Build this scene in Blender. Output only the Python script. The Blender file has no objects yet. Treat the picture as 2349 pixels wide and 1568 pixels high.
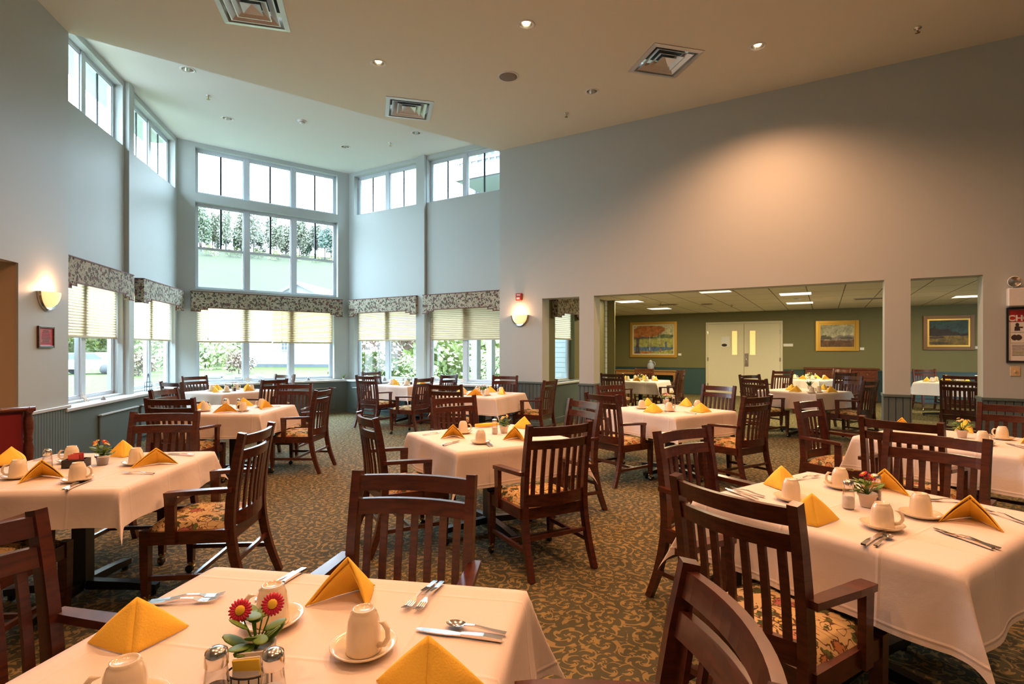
import bpy, bmesh, math, random
from mathutils import Vector, Matrix
random.seed(7)
sc = bpy.context.scene
COL = sc.collection
PI = math.pi
R = math.radians

# ---------------------------------------------------------------- camera
cam = bpy.data.cameras.new('camera'); camo = bpy.data.objects.new('camera', cam); COL.objects.link(camo)
camo.location = (0, 0, 1.40); camo.rotation_euler = (R(90), 0, 0)
cam.sensor_width = 36.0; cam.lens = 1225/2349*36.0; cam.shift_y = 17/2349; cam.clip_start = .05; cam.clip_end = 600
sc.camera = camo

# ---------------------------------------------------------------- sky, exposure
W_ = bpy.data.worlds.new('sky'); sc.world = W_; W_.use_nodes = True
nt = W_.node_tree; nt.nodes.clear()
wo_ = nt.nodes.new('ShaderNodeOutputWorld'); bg = nt.nodes.new('ShaderNodeBackground')
gr = nt.nodes.new('ShaderNodeValToRGB'); tc = nt.nodes.new('ShaderNodeTexCoord'); sx = nt.nodes.new('ShaderNodeSeparateXYZ')
nt.links.new(tc.outputs['Generated'], sx.inputs[0]); nt.links.new(sx.outputs[2], gr.inputs[0])
gr.color_ramp.elements[0].position = .0; gr.color_ramp.elements[0].color = (.215, .26, .30, 1)
gr.color_ramp.elements[1].position = .75; gr.color_ramp.elements[1].color = (.64, .83, 1.0, 1)   # overcast: brighter overhead
nt.links.new(tc.outputs['Generated'], sx.inputs[0]); nt.links.new(sx.outputs[2], gr.inputs[0])
nt.links.new(gr.outputs[0], bg.inputs[0]); bg.inputs[1].default_value = 36.0
nt.links.new(bg.outputs[0], wo_.inputs[0])
vs = sc.view_settings
vs.view_transform = 'Standard'; vs.look = 'None'; vs.gamma = 1.0; vs.exposure = 0.22; vs.use_curve_mapping = False
cy = sc.cycles
cy.use_denoising = True; cy.max_bounces = 7; cy.diffuse_bounces = 4; cy.glossy_bounces = 3; cy.transmission_bounces = 4; cy.transparent_max_bounces = 12
cy.caustics_reflective = False; cy.caustics_refractive = False; cy.sample_clamp_indirect = 6.0; cy.sample_clamp_direct = 0
cy.use_light_tree = True; cy.use_adaptive_sampling = True; cy.adaptive_threshold = .015

# ---------------------------------------------------------------- materials
def mat(name, col, rough=.6, metal=0.0, spec=.5, emit=None, estr=0.0, coat=0.0, bump=None, trans=0.0):
    m = bpy.data.materials.new(name); m.use_nodes = True
    n = m.node_tree.nodes; l = m.node_tree.links; b = n['Principled BSDF']
    b.inputs['Base Color'].default_value = (*col, 1); b.inputs['Roughness'].default_value = rough
    b.inputs['Metallic'].default_value = metal; b.inputs['Specular IOR Level'].default_value = spec
    b.inputs['Coat Weight'].default_value = coat; b.inputs['Coat Roughness'].default_value = .12
    b.inputs['Transmission Weight'].default_value = trans
    if emit: b.inputs['Emission Color'].default_value = (*emit, 1); b.inputs['Emission Strength'].default_value = estr
    tcn = n.new('ShaderNodeTexCoord')
    nz = n.new('ShaderNodeTexNoise'); nz.inputs['Scale'].default_value = (bump[0] if bump else 40); nz.inputs['Detail'].default_value = 3
    l.new(tcn.outputs['Object'], nz.inputs['Vector'])
    if bump:
        bp = n.new('ShaderNodeBump'); bp.inputs['Strength'].default_value = bump[1]; bp.inputs['Distance'].default_value = .01
        l.new(nz.outputs['Fac'], bp.inputs['Height']); l.new(bp.outputs['Normal'], b.inputs['Normal'])
    # slight tonal variation of the surface itself
    mx = n.new('ShaderNodeMix'); mx.data_type = 'RGBA'
    mx.inputs[6].default_value = (*[c*.95 for c in col], 1); mx.inputs[7].default_value = (*[min(1, c*1.05) for c in col], 1)
    l.new(nz.outputs['Fac'], mx.inputs[0]); l.new(mx.outputs[2], b.inputs['Base Color'])
    return m

class NG:
    """small helper for procedural node graphs"""
    def __init__(s, name):
        s.m = bpy.data.materials.new(name); s.m.use_nodes = True
        s.n = s.m.node_tree.nodes; s.l = s.m.node_tree.links; s.b = s.n['Principled BSDF']
        s.tc = s.n.new('ShaderNodeTexCoord')
    def put(s, sock, v):
        if hasattr(v, 'is_output') or isinstance(v, bpy.types.NodeSocket): s.l.new(v, sock)
        else: sock.default_value = v
    def mapping(s, sc_=(1, 1, 1), src='Object', rot=(0, 0, 0)):
        mp = s.n.new('ShaderNodeMapping'); mp.inputs['Scale'].default_value = sc_; mp.inputs['Rotation'].default_value = rot
        s.l.new(s.tc.outputs[src], mp.inputs[0]); return mp.outputs[0]
    def noise(s, vec, scale, detail=2, dist=0.0, out='Fac'):
        q = s.n.new('ShaderNodeTexNoise'); q.inputs['Scale'].default_value = scale; q.inputs['Detail'].default_value = detail
        q.inputs['Distortion'].default_value = dist; s.l.new(vec, q.inputs['Vector']); return q.outputs[out]
    def voro(s, vec, scale, feature='F1', out='Distance', rnd=1.0):
        q = s.n.new('ShaderNodeTexVoronoi'); q.feature = feature; q.inputs['Scale'].default_value = scale
        q.inputs['Randomness'].default_value = rnd; s.l.new(vec, q.inputs['Vector']); return q.outputs[out]
    def math(s, op, a, b=0.0, c=None):
        q = s.n.new('ShaderNodeMath'); q.operation = op; s.put(q.inputs[0], a); s.put(q.inputs[1], b)
        if c is not None: s.put(q.inputs[2], c)
        return q.outputs[0]
    def ramp(s, fac, stops, interp='LINEAR'):
        q = s.n.new('ShaderNodeValToRGB'); cr = q.color_ramp; cr.interpolation = interp
        while len(cr.elements) < len(stops): cr.elements.new(.5)
        for e_, (p, c) in zip(cr.elements, stops): e_.position = p; e_.color = (*c, 1)
        s.put(q.inputs[0], fac); return q.outputs[0]
    def mix(s, fac, a, b):
        q = s.n.new('ShaderNodeMix'); q.data_type = 'RGBA'; s.put(q.inputs[0], fac)
        for k_, v in ((6, a), (7, b)): s.put(q.inputs[k_], v if isinstance(v, bpy.types.NodeSocket) else (*v, 1))
        return q.outputs[2]
    def sep(s, vec):
        q = s.n.new('ShaderNodeSeparateXYZ'); s.l.new(vec, q.inputs[0]); return q.outputs
    def warp(s, vec, scale, amt):
        q = s.n.new('ShaderNodeTexNoise'); q.inputs['Scale'].default_value = scale; s.l.new(vec, q.inputs['Vector'])
        a = s.n.new('ShaderNodeVectorMath'); a.operation = 'SUBTRACT'; s.l.new(q.outputs['Color'], a.inputs[0]); a.inputs[1].default_value = (.5, .5, .5)
        b = s.n.new('ShaderNodeVectorMath'); b.operation = 'SCALE'; s.l.new(a.outputs[0], b.inputs[0]); b.inputs['Scale'].default_value = amt
        c = s.n.new('ShaderNodeVectorMath'); c.operation = 'ADD'; s.l.new(vec, c.inputs[0]); s.l.new(b.outputs[0], c.inputs[1]); return c.outputs[0]
    def bump(s, h, strength=.3, dist=.01):
        q = s.n.new('ShaderNodeBump'); q.inputs['Strength'].default_value = strength; q.inputs['Distance'].default_value = dist
        s.l.new(h, q.inputs['Height']); s.l.new(q.outputs[0], s.b.inputs['Normal'])
    def end(s, col, rough=.7, spec=.5, metal=0.0):
        s.put(s.b.inputs['Base Color'], col if isinstance(col, bpy.types.NodeSocket) else (*col, 1))
        s.put(s.b.inputs['Roughness'], rough); s.b.inputs['Specular IOR Level'].default_value = spec; s.b.inputs['Metallic'].default_value = metal
        return s.m

def floral(name, ground, flowers, leaf, line, scale=11.0, cov=.34):
    g = NG(name); v = g.warp(g.mapping(), scale*.9, .45/scale)
    d1 = g.voro(v, scale); c1 = g.voro(v, scale, out='Color')
    d2 = g.voro(g.warp(g.mapping(rot=(.4, .9, .3)), scale*1.4, .5/scale), scale*1.6); 
    petal = g.noise(v, scale*5.5, 2)
    rad = g.math('ADD', d1, g.math('MULTIPLY', g.math('SUBTRACT', petal, .5), .35))
    cs = g.sep(c1)[0]
    fl = g.ramp(cs, [(i/len(flowers), c) for i, c in enumerate(flowers)], 'CONSTANT')
    fl = g.mix(g.math('GREATER_THAN', g.noise(v, scale*7, 1), .56), fl, line)
    lf = g.mix(g.math('GREATER_THAN', g.noise(v, 30, 2), .5), leaf, tuple(c*.45 for c in leaf))
    col = g.mix(g.math('LESS_THAN', g.math('ADD', d2, g.math('MULTIPLY', g.math('SUBTRACT', petal, .5), .5)), cov*.95), ground, lf)
    vine = g.math('LESS_THAN', g.math('ABSOLUTE', g.math('SUBTRACT', g.noise(v, scale*1.4, 1, 1.5), .5)), .022)
    col = g.mix(vine, col, line)
    col = g.mix(g.math('LESS_THAN', rad, cov), col, line)
    col = g.mix(g.math('LESS_THAN', rad, cov-.05), col, fl)
    g.bump(g.noise(g.mapping(), 250, 1), .15, .004)
    return g.end(col, .85, .25)

def wood(name, c1, c2, rough=.3, coat=.35, sc_=(3, 3, 14)):
    g = NG(name); v = g.mapping(sc_)
    nz = g.noise(v, 4.0, 4, .6)
    g.b.inputs['Coat Weight'].default_value = coat; g.b.inputs['Coat Roughness'].default_value = .18
    return g.end(g.ramp(nz, [(.3, c1), (.7, c2)]), rough, .5)

M = {}
WALLC = (.465, .515, .505)
M['wall'] = mat('painted wall', WALLC, .55, bump=(180, .04))
M['wallfar'] = mat('olive painted wall', (.165, .15, .055), .6, bump=(180, .04))
M['tan'] = mat('tan painted wall', (.40, .30, .19), .6, bump=(180, .04))
M['ceilb'] = mat('white bay ceiling paint', (.78, .79, .76), .8, bump=(200, .04))
M['ceil'] = mat('cream ceiling paint', (.78, .75, .63), .8, bump=(200, .04))
M['trim'] = mat('pale trim paint', (.58, .63, .63), .4)
M['teal'] = mat('teal wainscot paint', (.105, .150, .150), .45)
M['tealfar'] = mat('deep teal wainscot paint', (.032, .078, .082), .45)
M['winframe'] = mat('window frame vinyl', (.60, .66, .72), .35)
M['muntin'] = mat('dark window bar', (.03, .035, .045), .4)
M['sill'] = mat('sill paint', (.62, .66, .66), .35)
M['white'] = mat('white plastic', (.78, .77, .74), .4)
M['cream'] = mat('cream door paint', (.72, .66, .46), .45)
M['black'] = mat('black metal', (.012, .012, .014), .35, spec=.5)
M['chrome'] = mat('polished metal', (.72, .70, .67), .18, 1.0)
M['steel'] = mat('stainless steel', (.75, .73, .71), .16, 1.0)
M['alu'] = mat('diffuser metal', (.66, .66, .64), .35, .6)
M['brass'] = mat('brass', (.55, .38, .16), .25, 1.0)
M['gold'] = mat('gilt frame', (.62, .36, .06), .35, .5)
M['bronze'] = mat('bronze frame', (.17, .075, .02), .4, .3)
M['red'] = mat('red plastic', (.45, .03, .025), .4)
M['redcloth'] = mat('red upholstery', (.20, .008, .012), .8)
M['china'] = mat('glazed china', (.82, .72, .55), .14, coat=.6)
M['napkin'] = mat('yellow napkin cloth', (.95, .60, .085), .85, spec=.2, bump=(260, .2))
M['cloth2'] = None
M['wood'] = wood('mahogany wood', (.040, .009, .005), (.105, .024, .010))
M['wood2'] = wood('red brown cabinet wood', (.085, .018, .008), (.15, .04, .018))
M['oak'] = wood('orange oak wood', (.34, .15, .04), (.50, .24, .08))
M['cushion'] = floral('floral cushion fabric', (.56, .40, .19), [(.42, .17, .06), (.50, .22, .12), (.60, .42, .12), (.36, .10, .09)], (.10, .125, .035), (.10, .05, .02), 9.0, .36)
M['valance'] = floral('floral valance fabric', (.47, .44, .34), [(.20, .11, .10), (.25, .10, .09), (.18, .14, .12), (.14, .16, .10)], (.085, .115, .075), (.09, .065, .06), 12.0, .34)
M['piping'] = mat('burgundy piping', (.14, .045, .04), .7)
M['leaf'] = mat('leaf green', (.13, .25, .035), .5)
M['leafd'] = mat('dark leaf green', (.035, .085, .02), .5)
M['petalp'] = mat('crimson petals', (.62, .02, .07), .6)
M['petalk'] = mat('pink petals', (.75, .22, .42), .6)
M['petalw'] = mat('cream petals', (.80, .70, .42), .6)
M['petalo'] = mat('coral petals', (.75, .26, .14), .6)
M['yellow'] = mat('yellow flower centre', (.85, .55, .04), .6)
M['pepper'] = mat('ground pepper', (.07, .045, .03), .9)
M['salt'] = mat('table salt', (.82, .80, .76), .9)
M['paper'] = mat('white paper', (.80, .78, .72), .7)
M['ypaper'] = mat('yellow paper', (.85, .62, .05), .6)
M['rpaper'] = mat('red paper', (.65, .10, .09), .6)
M['pinkpaper'] = mat('pink paper', (.52, .13, .15), .7)
M['ink'] = mat('dark ink', (.05, .03, .03), .7)
M['shell'] = mat('sea shell', (.55, .47, .38), .6)
M['shellg'] = mat('grey shell', (.30, .28, .27), .6)
M['jug'] = mat('blue white glaze', (.42, .48, .58), .2)
M['terra'] = mat('whitewashed clay', (.66, .56, .46), .7)
M['speaker'] = mat('grey speaker grille', (.24, .20, .16), .8)
M['plate'] = mat('almond plastic', (.66, .50, .28), .45)

# tablecloth: ironed-in creases as relief
g = NG('white tablecloth linen')
xyz = g.sep(g.tc.outputs['Object'])
hh = None
for a_, per in ((0, .34), (1, .34), (2, .30)):
    fr = g.math('ABSOLUTE', g.math('SUBTRACT', g.math('FRACT', g.math('ADD', g.math('DIVIDE', xyz[a_], per), .27)), .5))
    ln = g.math('MAXIMUM', g.math('SUBTRACT', 1.0, g.math('MULTIPLY', fr, 40.0)), 0.0)
    hh = ln if hh is None else g.math('ADD', hh, ln)
hh = g.math('ADD', hh, g.math('MULTIPLY', g.noise(g.mapping(), 7, 3, .4), 2.5))
hh = g.math('ADD', hh, g.math('MULTIPLY', g.noise(g.mapping(), 700, 1), .25))
g.bump(hh, .36, .006)
M['cloth'] = g.end(g.mix(g.noise(g.mapping(), 5, 2), (.80, .715, .665), (.83, .745, .695)), .8, .25)

# carpet: curling vines
g = NG('patterned carpet')
def curls(scale, turns, barb, rot, wid):
    v = g.warp(g.mapping(rot=(0, 0, rot)), scale*.8, .35/scale); q = g.n.new('ShaderNodeTexVoronoi'); q.inputs['Scale'].default_value = scale; g.l.new(v, q.inputs['Vector'])
    d = g.n.new('ShaderNodeVectorMath'); d.operation = 'SUBTRACT'; g.l.new(v, d.inputs[0]); g.l.new(q.outputs['Position'], d.inputs[1]); p = g.sep(d.outputs[0])
    hand = g.math('SUBTRACT', g.math('MULTIPLY', g.math('GREATER_THAN', g.sep(q.outputs['Color'])[0], .5), 2.0), 1.0)
    th = g.math('MULTIPLY', g.math('ARCTAN2', p[1], p[0]), hand); r_ = g.math('SQRT', g.math('ADD', g.math('MULTIPLY', p[0], p[0]), g.math('MULTIPLY', p[1], p[1])))
    s_ = g.math('ADD', g.math('MULTIPLY', r_, turns*scale), g.math('DIVIDE', th, 2*PI))
    s_ = g.math('ADD', s_, g.math('MULTIPLY', g.math('SINE', g.math('ADD', g.math('MULTIPLY', th, barb), g.math('MULTIPLY', r_, 16*scale))), .17))
    f_ = g.math('ABSOLUTE', g.math('SUBTRACT', g.math('FRACT', s_), .5))
    return g.math('LESS_THAN', f_, wid)
v = g.mapping()
l1 = curls(6.0, 3.0, 6.0, .3, .165); l2 = curls(10.0, 2.0, 4.0, 1.3, .165)
msk = g.math('GREATER_THAN', g.noise(v, 3.2, 2), .5)
ln = g.math('ADD', g.math('MULTIPLY', l1, msk), g.math('MULTIPLY', l2, g.math('SUBTRACT', 1.0, msk)))
pile = g.noise(v, 420, 2)
dark = g.mix(g.noise(v, 1.3, 2), (.062, .064, .040), (.080, .076, .040))
dark = g.mix(g.math('MULTIPLY', pile, .5), dark, (.12, .11, .06))
gold = g.mix(pile, (.27, .19, .070), (.40, .285, .11))
g.bump(g.math('ADD', pile, g.math('MULTIPLY', ln, .6)), .5, .006)
M['carpet'] = g.end(g.mix(g.math('MULTIPLY', ln, .72), dark, gold), .9, .15)

# beadboard: vertical grooves along local X
def beadboard(name, col, per):
    g = NG(name); x = g.sep(g.tc.outputs['Object'])[0]
    fr = g.math('ABSOLUTE', g.math('SUBTRACT', g.math('FRACT', g.math('DIVIDE', x, per)), .5))
    gv = g.math('MINIMUM', g.math('MULTIPLY', fr, 9.0), 1.0)
    g.bump(gv, 1.0, .012)
    return g.end(g.mix(gv, tuple(c*.45 for c in col), col), .45, .5)
M['bead'] = beadboard('slate green beadboard', (.13, .17, .165), .052)
M['beadm'] = beadboard('blue grey beadboard', (.10, .135, .135), .075)

# acoustic tile ceiling
g = NG('acoustic ceiling tile'); p = g.sep(g.tc.outputs['Object'])
lines = None
for a_ in (0, 1):
    fr = g.math('ABSOLUTE', g.math('SUBTRACT', g.math('FRACT', g.math('DIVIDE', p[a_], .61 if a_ == 0 else 1.22)), .5))
    q = g.math('GREATER_THAN', fr, .5-.010/(.61 if a_ == 0 else 1.22))
    lines = q if lines is None else g.math('MAXIMUM', lines, q)
M['tile'] = g.end(g.mix(lines, (.82, .80, .70), (.24, .24, .20)), .85, .2)

# siding: clapboard relief
def siding(name, col, per=.12):
    g = NG(name); z = g.sep(g.tc.outputs['Object'])[2]
    fr = g.math('FRACT', g.math('DIVIDE', z, per))
    g.bump(fr, .8, .03)
    edge = g.math('LESS_THAN', fr, .10)
    return g.end(g.mix(edge, col, tuple(c*.45 for c in col)), .6, .4)
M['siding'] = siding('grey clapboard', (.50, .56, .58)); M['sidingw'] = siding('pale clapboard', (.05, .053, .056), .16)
M['soffit'] = siding('pale green soffit', (.40, .46, .44), .10)

# thin window glass: mostly clear, faint reflection
g = NG('window glass'); g.n.remove(g.b)
tr = g.n.new('ShaderNodeBsdfTransparent'); tr.inputs[0].default_value = (.95, .97, .97, 1)
gl = g.n.new('ShaderNodeBsdfGlossy'); gl.inputs['Roughness'].default_value = .03
lw = g.n.new('ShaderNodeLayerWeight'); lw.inputs[0].default_value = .5
fr_ = g.math('ADD', .03, g.math('MULTIPLY', g.math('POWER', lw.outputs['Facing'], 4.0), .35))
mx = g.n.new('ShaderNodeMixShader'); g.l.new(fr_, mx.inputs[0]); g.l.new(tr.outputs[0], mx.inputs[1]); g.l.new(gl.outputs[0], mx.inputs[2])
g.l.new(mx.outputs[0], g.n['Material Output'].inputs[0]); M['glass'] = g.m
# pale translucent sheet that paints haze over the lower panes
def veil(name, a, col):
    g = NG(name); g.n.remove(g.b)
    tr = g.n.new('ShaderNodeBsdfTransparent'); di = g.n.new('ShaderNodeBsdfTranslucent'); di.inputs[0].default_value = (*col, 1)
    df = g.n.new('ShaderNodeBsdfDiffuse'); df.inputs[0].default_value = (*col, 1)
    ad = g.n.new('ShaderNodeMixShader'); g.l.new(di.outputs[0], ad.inputs[1]); g.l.new(df.outputs[0], ad.inputs[2])
    mx = g.n.new('ShaderNodeMixShader'); mx.inputs[0].default_value = a
    g.l.new(tr.outputs[0], mx.inputs[1]); g.l.new(ad.outputs[0], mx.inputs[2]); g.l.new(mx.outputs[0], g.n['Material Output'].inputs[0]); return g.m
M['haze'] = veil('pane haze sheet', .05, (.75, .8, .76))
def shadecloth(name, col):
    g = NG(name); g.n.remove(g.b)
    a = g.n.new('ShaderNodeBsdfTranslucent'); a.inputs[0].default_value = (*col, 1); b = g.n.new('ShaderNodeBsdfDiffuse'); b.inputs[0].default_value = (*col, 1)
    mx = g.n.new('ShaderNodeMixShader'); mx.inputs[0].default_value = .45
    g.l.new(a.outputs[0], mx.inputs[1]); g.l.new(b.outputs[0], mx.inputs[2]); g.l.new(mx.outputs[0], g.n['Material Output'].inputs[0]); return g.m
M['blind'] = shadecloth('pleated shade fabric', (.60, .49, .32))
M['blindw'] = shadecloth('warm pleated shade fabric', (.50, .37, .20))
# clear shaker glass
g = NG('clear glass'); g.n.remove(g.b)
tr = g.n.new('ShaderNodeBsdfTransparent'); tr.inputs[0].default_value = (.93, .92, .9, 1); gl = g.n.new('ShaderNodeBsdfGlossy'); gl.inputs['Roughness'].default_value = .05
fr = g.n.new('ShaderNodeLayerWeight'); fr.inputs[0].default_value = .35
mx = g.n.new('ShaderNodeMixShader'); g.l.new(fr.outputs['Facing'], mx.inputs[0]); g.l.new(tr.outputs[0], mx.inputs[1]); g.l.new(gl.outputs[0], mx.inputs[2])
g.l.new(mx.outputs[0], g.n['Material Output'].inputs[0]); M['clear'] = g.m
def glow(name, col, s):
    return mat(name, (.8, .75, .65), .4, emit=col, estr=s)
WARM = (1.0, .47, .23)
M['bulb'] = glow('lit lamp', (1.0, .72, .38), 9.0)
M['sconce'] = glow('lit sconce glass', (1.0, .60, .24), 1.15)
M['tube'] = glow('fluorescent diffuser', (1.0, .90, .62), 1.6)
M['lite'] = glow('glowing door pane', (1.0, .50, .06), .75)  # door panes glow themselves in place of light from behind

# ---------------------------------------------------------------- mesh helpers
class B:
    def __init__(s): s.bm = bmesh.new()
    def box(s, x0, x1, y0, y1, z0, z1, mi=0, mtx=None, bev=0.0):
        vs_ = [s.bm.verts.new(p) for p in ((x0,y0,z0),(x1,y0,z0),(x1,y1,z0),(x0,y1,z0),(x0,y0,z1),(x1,y0,z1),(x1,y1,z1),(x0,y1,z1))]
        fs = [s.bm.faces.new([vs_[i] for i in q]) for q in ((0,3,2,1),(4,5,6,7),(0,1,5,4),(1,2,6,5),(2,3,7,6),(3,0,4,7))]
        for f_ in fs: f_.material_index = mi
        if mtx is not None: bmesh.ops.transform(s.bm, matrix=mtx, verts=vs_)
        if bev > 0:
            es = list({e_ for f_ in fs for e_ in f_.edges})
            bmesh.ops.bevel(s.bm, geom=es, offset=bev, segments=1, affect='EDGES', profile=.5)
        return s
    def sweep(s, pts, secs, up=(1, 0, 0), mi=0):
        """rectangular section (w along up, h across) swept along pts"""
        rings = []
        pts = [Vector(p) for p in pts]; up = Vector(up).normalized()
        for i, p in enumerate(pts):
            t = (pts[min(i+1, len(pts)-1)]-pts[max(i-1, 0)]).normalized()
            n_ = t.cross(up).normalized(); w, h_ = secs[i] if isinstance(secs, list) else secs
            rings.append([s.bm.verts.new(p+up*a*w/2+n_*b_*h_/2) for a, b_ in ((-1,-1),(1,-1),(1,1),(-1,1))])
        for a, b_ in zip(rings, rings[1:]):
            for j in range(4): s.bm.faces.new((a[j], a[(j+1)%4], b_[(j+1)%4], b_[j])).material_index = mi
        s.bm.faces.new(rings[0][::-1]).material_index = mi; s.bm.faces.new(rings[-1]).material_index = mi
        return s
    def tube(s, pts, r, n=8, mi=0, cap=True):
        pts = [Vector(p) for p in pts]; rings = []
        ref = Vector((0, 0, 1)) if abs((pts[-1]-pts[0]).normalized().z) < .9 else Vector((1, 0, 0))
        for i, p in enumerate(pts):
            t = (pts[min(i+1, len(pts)-1)]-pts[max(i-1, 0)]).normalized()
            a = t.cross(ref).normalized(); b_ = t.cross(a).normalized(); rr = r[i] if isinstance(r, (list, tuple)) else r
            rings.append([s.bm.verts.new(p+(a*math.cos(q)+b_*math.sin(q))*rr) for q in (2*PI*k/n for k in range(n))])
        for a, b_ in zip(rings, rings[1:]):
            for j in range(n):
                f_ = s.bm.faces.new((a[j], a[(j+1)%n], b_[(j+1)%n], b_[j])); f_.smooth = True; f_.material_index = mi
        if cap: s.bm.faces.new(rings[0]).material_index = mi; s.bm.faces.new(rings[-1][::-1]).material_index = mi
        return s
    def lathe(s, prof, n=24, c=(0, 0, 0), mi=0, sx_=1.0, sy_=1.0, mtx=None, arc=2*PI, a0=0.0):
        rings = []; full = abs(arc-2*PI) < 1e-6; m_ = n if full else n+1; allv = []
        for r_, z in prof:
            if r_ < 1e-6: v_ = s.bm.verts.new((c[0], c[1], c[2]+z)); rings.append([v_]*m_); allv.append(v_)
            else:
                rg = [s.bm.verts.new((c[0]+r_*sx_*math.cos(a0+arc*k/n), c[1]+r_*sy_*math.sin(a0+arc*k/n), c[2]+z)) for k in range(m_)]
                rings.append(rg); allv += rg
        for a, b_ in zip(rings, rings[1:]):
            for j in range(m_ if full else m_-1):
                k = (j+1) % m_; q = []
                for v_ in (a[j], a[k], b_[k], b_[j]):
                    if v_ not in q: q.append(v_)
                if len(q) > 2:
                    try: f_ = s.bm.faces.new(q); f_.smooth = True; f_.material_index = mi
                    except ValueError: pass
        if mtx is not None: bmesh.ops.transform(s.bm, matrix=mtx, verts=allv)
        return s
    def prism(s, poly, f0, f1, mi=0):
        """poly: 2D points; f0,f1 map a 2D point to 3D for the two caps"""
        a = [s.bm.verts.new(f0(*p)) for p in poly]; b_ = [s.bm.verts.new(f1(*p)) for p in poly]; n = len(poly)
        s.bm.faces.new(a).material_index = mi; s.bm.faces.new(b_[::-1]).material_index = mi
        for j in range(n): s.bm.faces.new((a[(j+1)%n], a[j], b_[j], b_[(j+1)%n])).material_index = mi
        return s
    def poly(s, pts, mi=0):
        s.bm.faces.new([s.bm.verts.new(p) for p in pts]).material_index = mi; return s
    def blob(s, c, r, mi=0, sub=2, mtx=None):
        q = bmesh.ops.create_icosphere(s.bm, subdivisions=sub, radius=1.0)
        bmesh.ops.transform(s.bm, matrix=Matrix.Translation(c) @ (mtx or Matrix()) @ Matrix.Diagonal((*r, 1) if hasattr(r, '__len__') else (r, r, r, 1)), verts=q['verts'])
        for v_ in q['verts']:
            for f_ in v_.link_faces: f_.smooth = True; f_.material_index = mi
        return s
    def done(s, name, mats, parent=None, smooth=False, loc=None, rz=0.0):
        me = bpy.data.meshes.new(name); bmesh.ops.recalc_face_normals(s.bm, faces=s.bm.faces)
        if smooth:
            for f_ in s.bm.faces: f_.smooth = True
        s.bm.to_mesh(me); s.bm.free()
        for m_ in (mats if isinstance(mats, (list, tuple)) else [mats]): me.materials.append(m_)
        o = bpy.data.objects.new(name, me); COL.objects.link(o)
        if parent: o.parent = parent
        if loc is not None: o.location = loc
        o.rotation_euler = (0, 0, rz)
        return o
def tag(o, label, cat, group=None, kind=None):
    o['label'] = label; o['category'] = cat
    if group: o['group'] = group
    if kind: o['kind'] = kind
    return o
def thing(name, label, cat, loc=(0, 0, 0), rz=0.0, group=None):
    o = bpy.data.objects.new(name, None); COL.objects.link(o); o.empty_display_size = .1
    o.location = loc; o.rotation_euler = (0, 0, rz); return tag(o, label, cat, group)
def struct(o): o['kind'] = 'structure'; return o
def kids(root, acc):
    for k_ in KIDS.get(root.name, []): acc.append(k_)
KIDS = {}
def dup(root, loc, rz, label, group=None, proto_kids=None):
    r = root.copy(); COL.objects.link(r); r.location = loc; r.rotation_euler = (0, 0, rz); r['label'] = label
    if group: r['group'] = group
    def rec(src, dst):
        for ch in CH[src.name]:
            c = ch.copy(); COL.objects.link(c); c.parent = dst; rec(ch, c)
    rec(root, r); return r
CH = {}
def freeze(root):
    """remember the children of a prototype"""
    CH[root.name] = list(root.children)
    for c in CH[root.name]: freeze(c)
def text_mesh(body, size, name, m, parent=None, depth=.001, align='CENTER'):
    cu = bpy.data.curves.new(name, 'FONT'); cu.body = body; cu.size = size; cu.align_x = align; cu.align_y = 'CENTER'; cu.extrude = depth; cu.offset = size*.035
    o = bpy.data.objects.new(name+'_c', cu); COL.objects.link(o)
    bpy.context.view_layer.update(); dg = bpy.context.evaluated_depsgraph_get()
    me = bpy.data.meshes.new_from_object(o.evaluated_get(dg)); bpy.data.objects.remove(o)
    me.materials.clear(); me.materials.append(m)
    t = bpy.data.objects.new(name, me); COL.objects.link(t)
    if parent: t.parent = parent
    return t
# ---------------------------------------------------------------- plan of the room (metres; camera stands at the origin)
HM, HB, HEAD, DFAR, HFAR = 5.06, 5.40, 2.295, 8.9, 2.53
c1 = Vector((-6.351, 10.124)); c2 = Vector((-3.716, 12.180)); mo = Vector((-.229, 9.850)); wo = Vector((-5.126, 6.171))
def dirv(a): return Vector((math.sin(R(a)), math.cos(R(a))))
dM = dirv(120.4); nM = Vector((-dM.y, dM.x)); dC = (c2-c1).normalized(); dL = dirv(-14.6)
class Fr:
    """wall frame: u along the wall, v outward, z up"""
    def __init__(s, o, d):
        s.o = Vector((o.x, o.y)); s.d = d.normalized(); s.n = Vector((-s.d.y, s.d.x)); s.a = math.atan2(s.d.y, s.d.x)
    def p(s, u, v, z): q = s.o+s.d*u+s.n*v; return Vector((q.x, q.y, z))
    def put(s, b, name, mats, parent=None, smooth=False, u=0, v=0, z=0):
        if parent: return b.done(name, mats, parent, smooth)
        return b.done(name, mats, None, smooth, s.p(u, v, z), s.a)
FC = Fr(c1, dC); FRr = Fr(c2, dM); FM = Fr(mo, dM)
FL = Fr(c1-dL*4.25, dL); FW = Fr(wo-dL*10, dL)
FG = Fr(mo+nM*DFAR, dM)
UL = lambda t: 4.25-t          # distance from the far corner -> u on the left bay wall
UW = lambda t: 10-t
CL = FC.d.length

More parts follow.
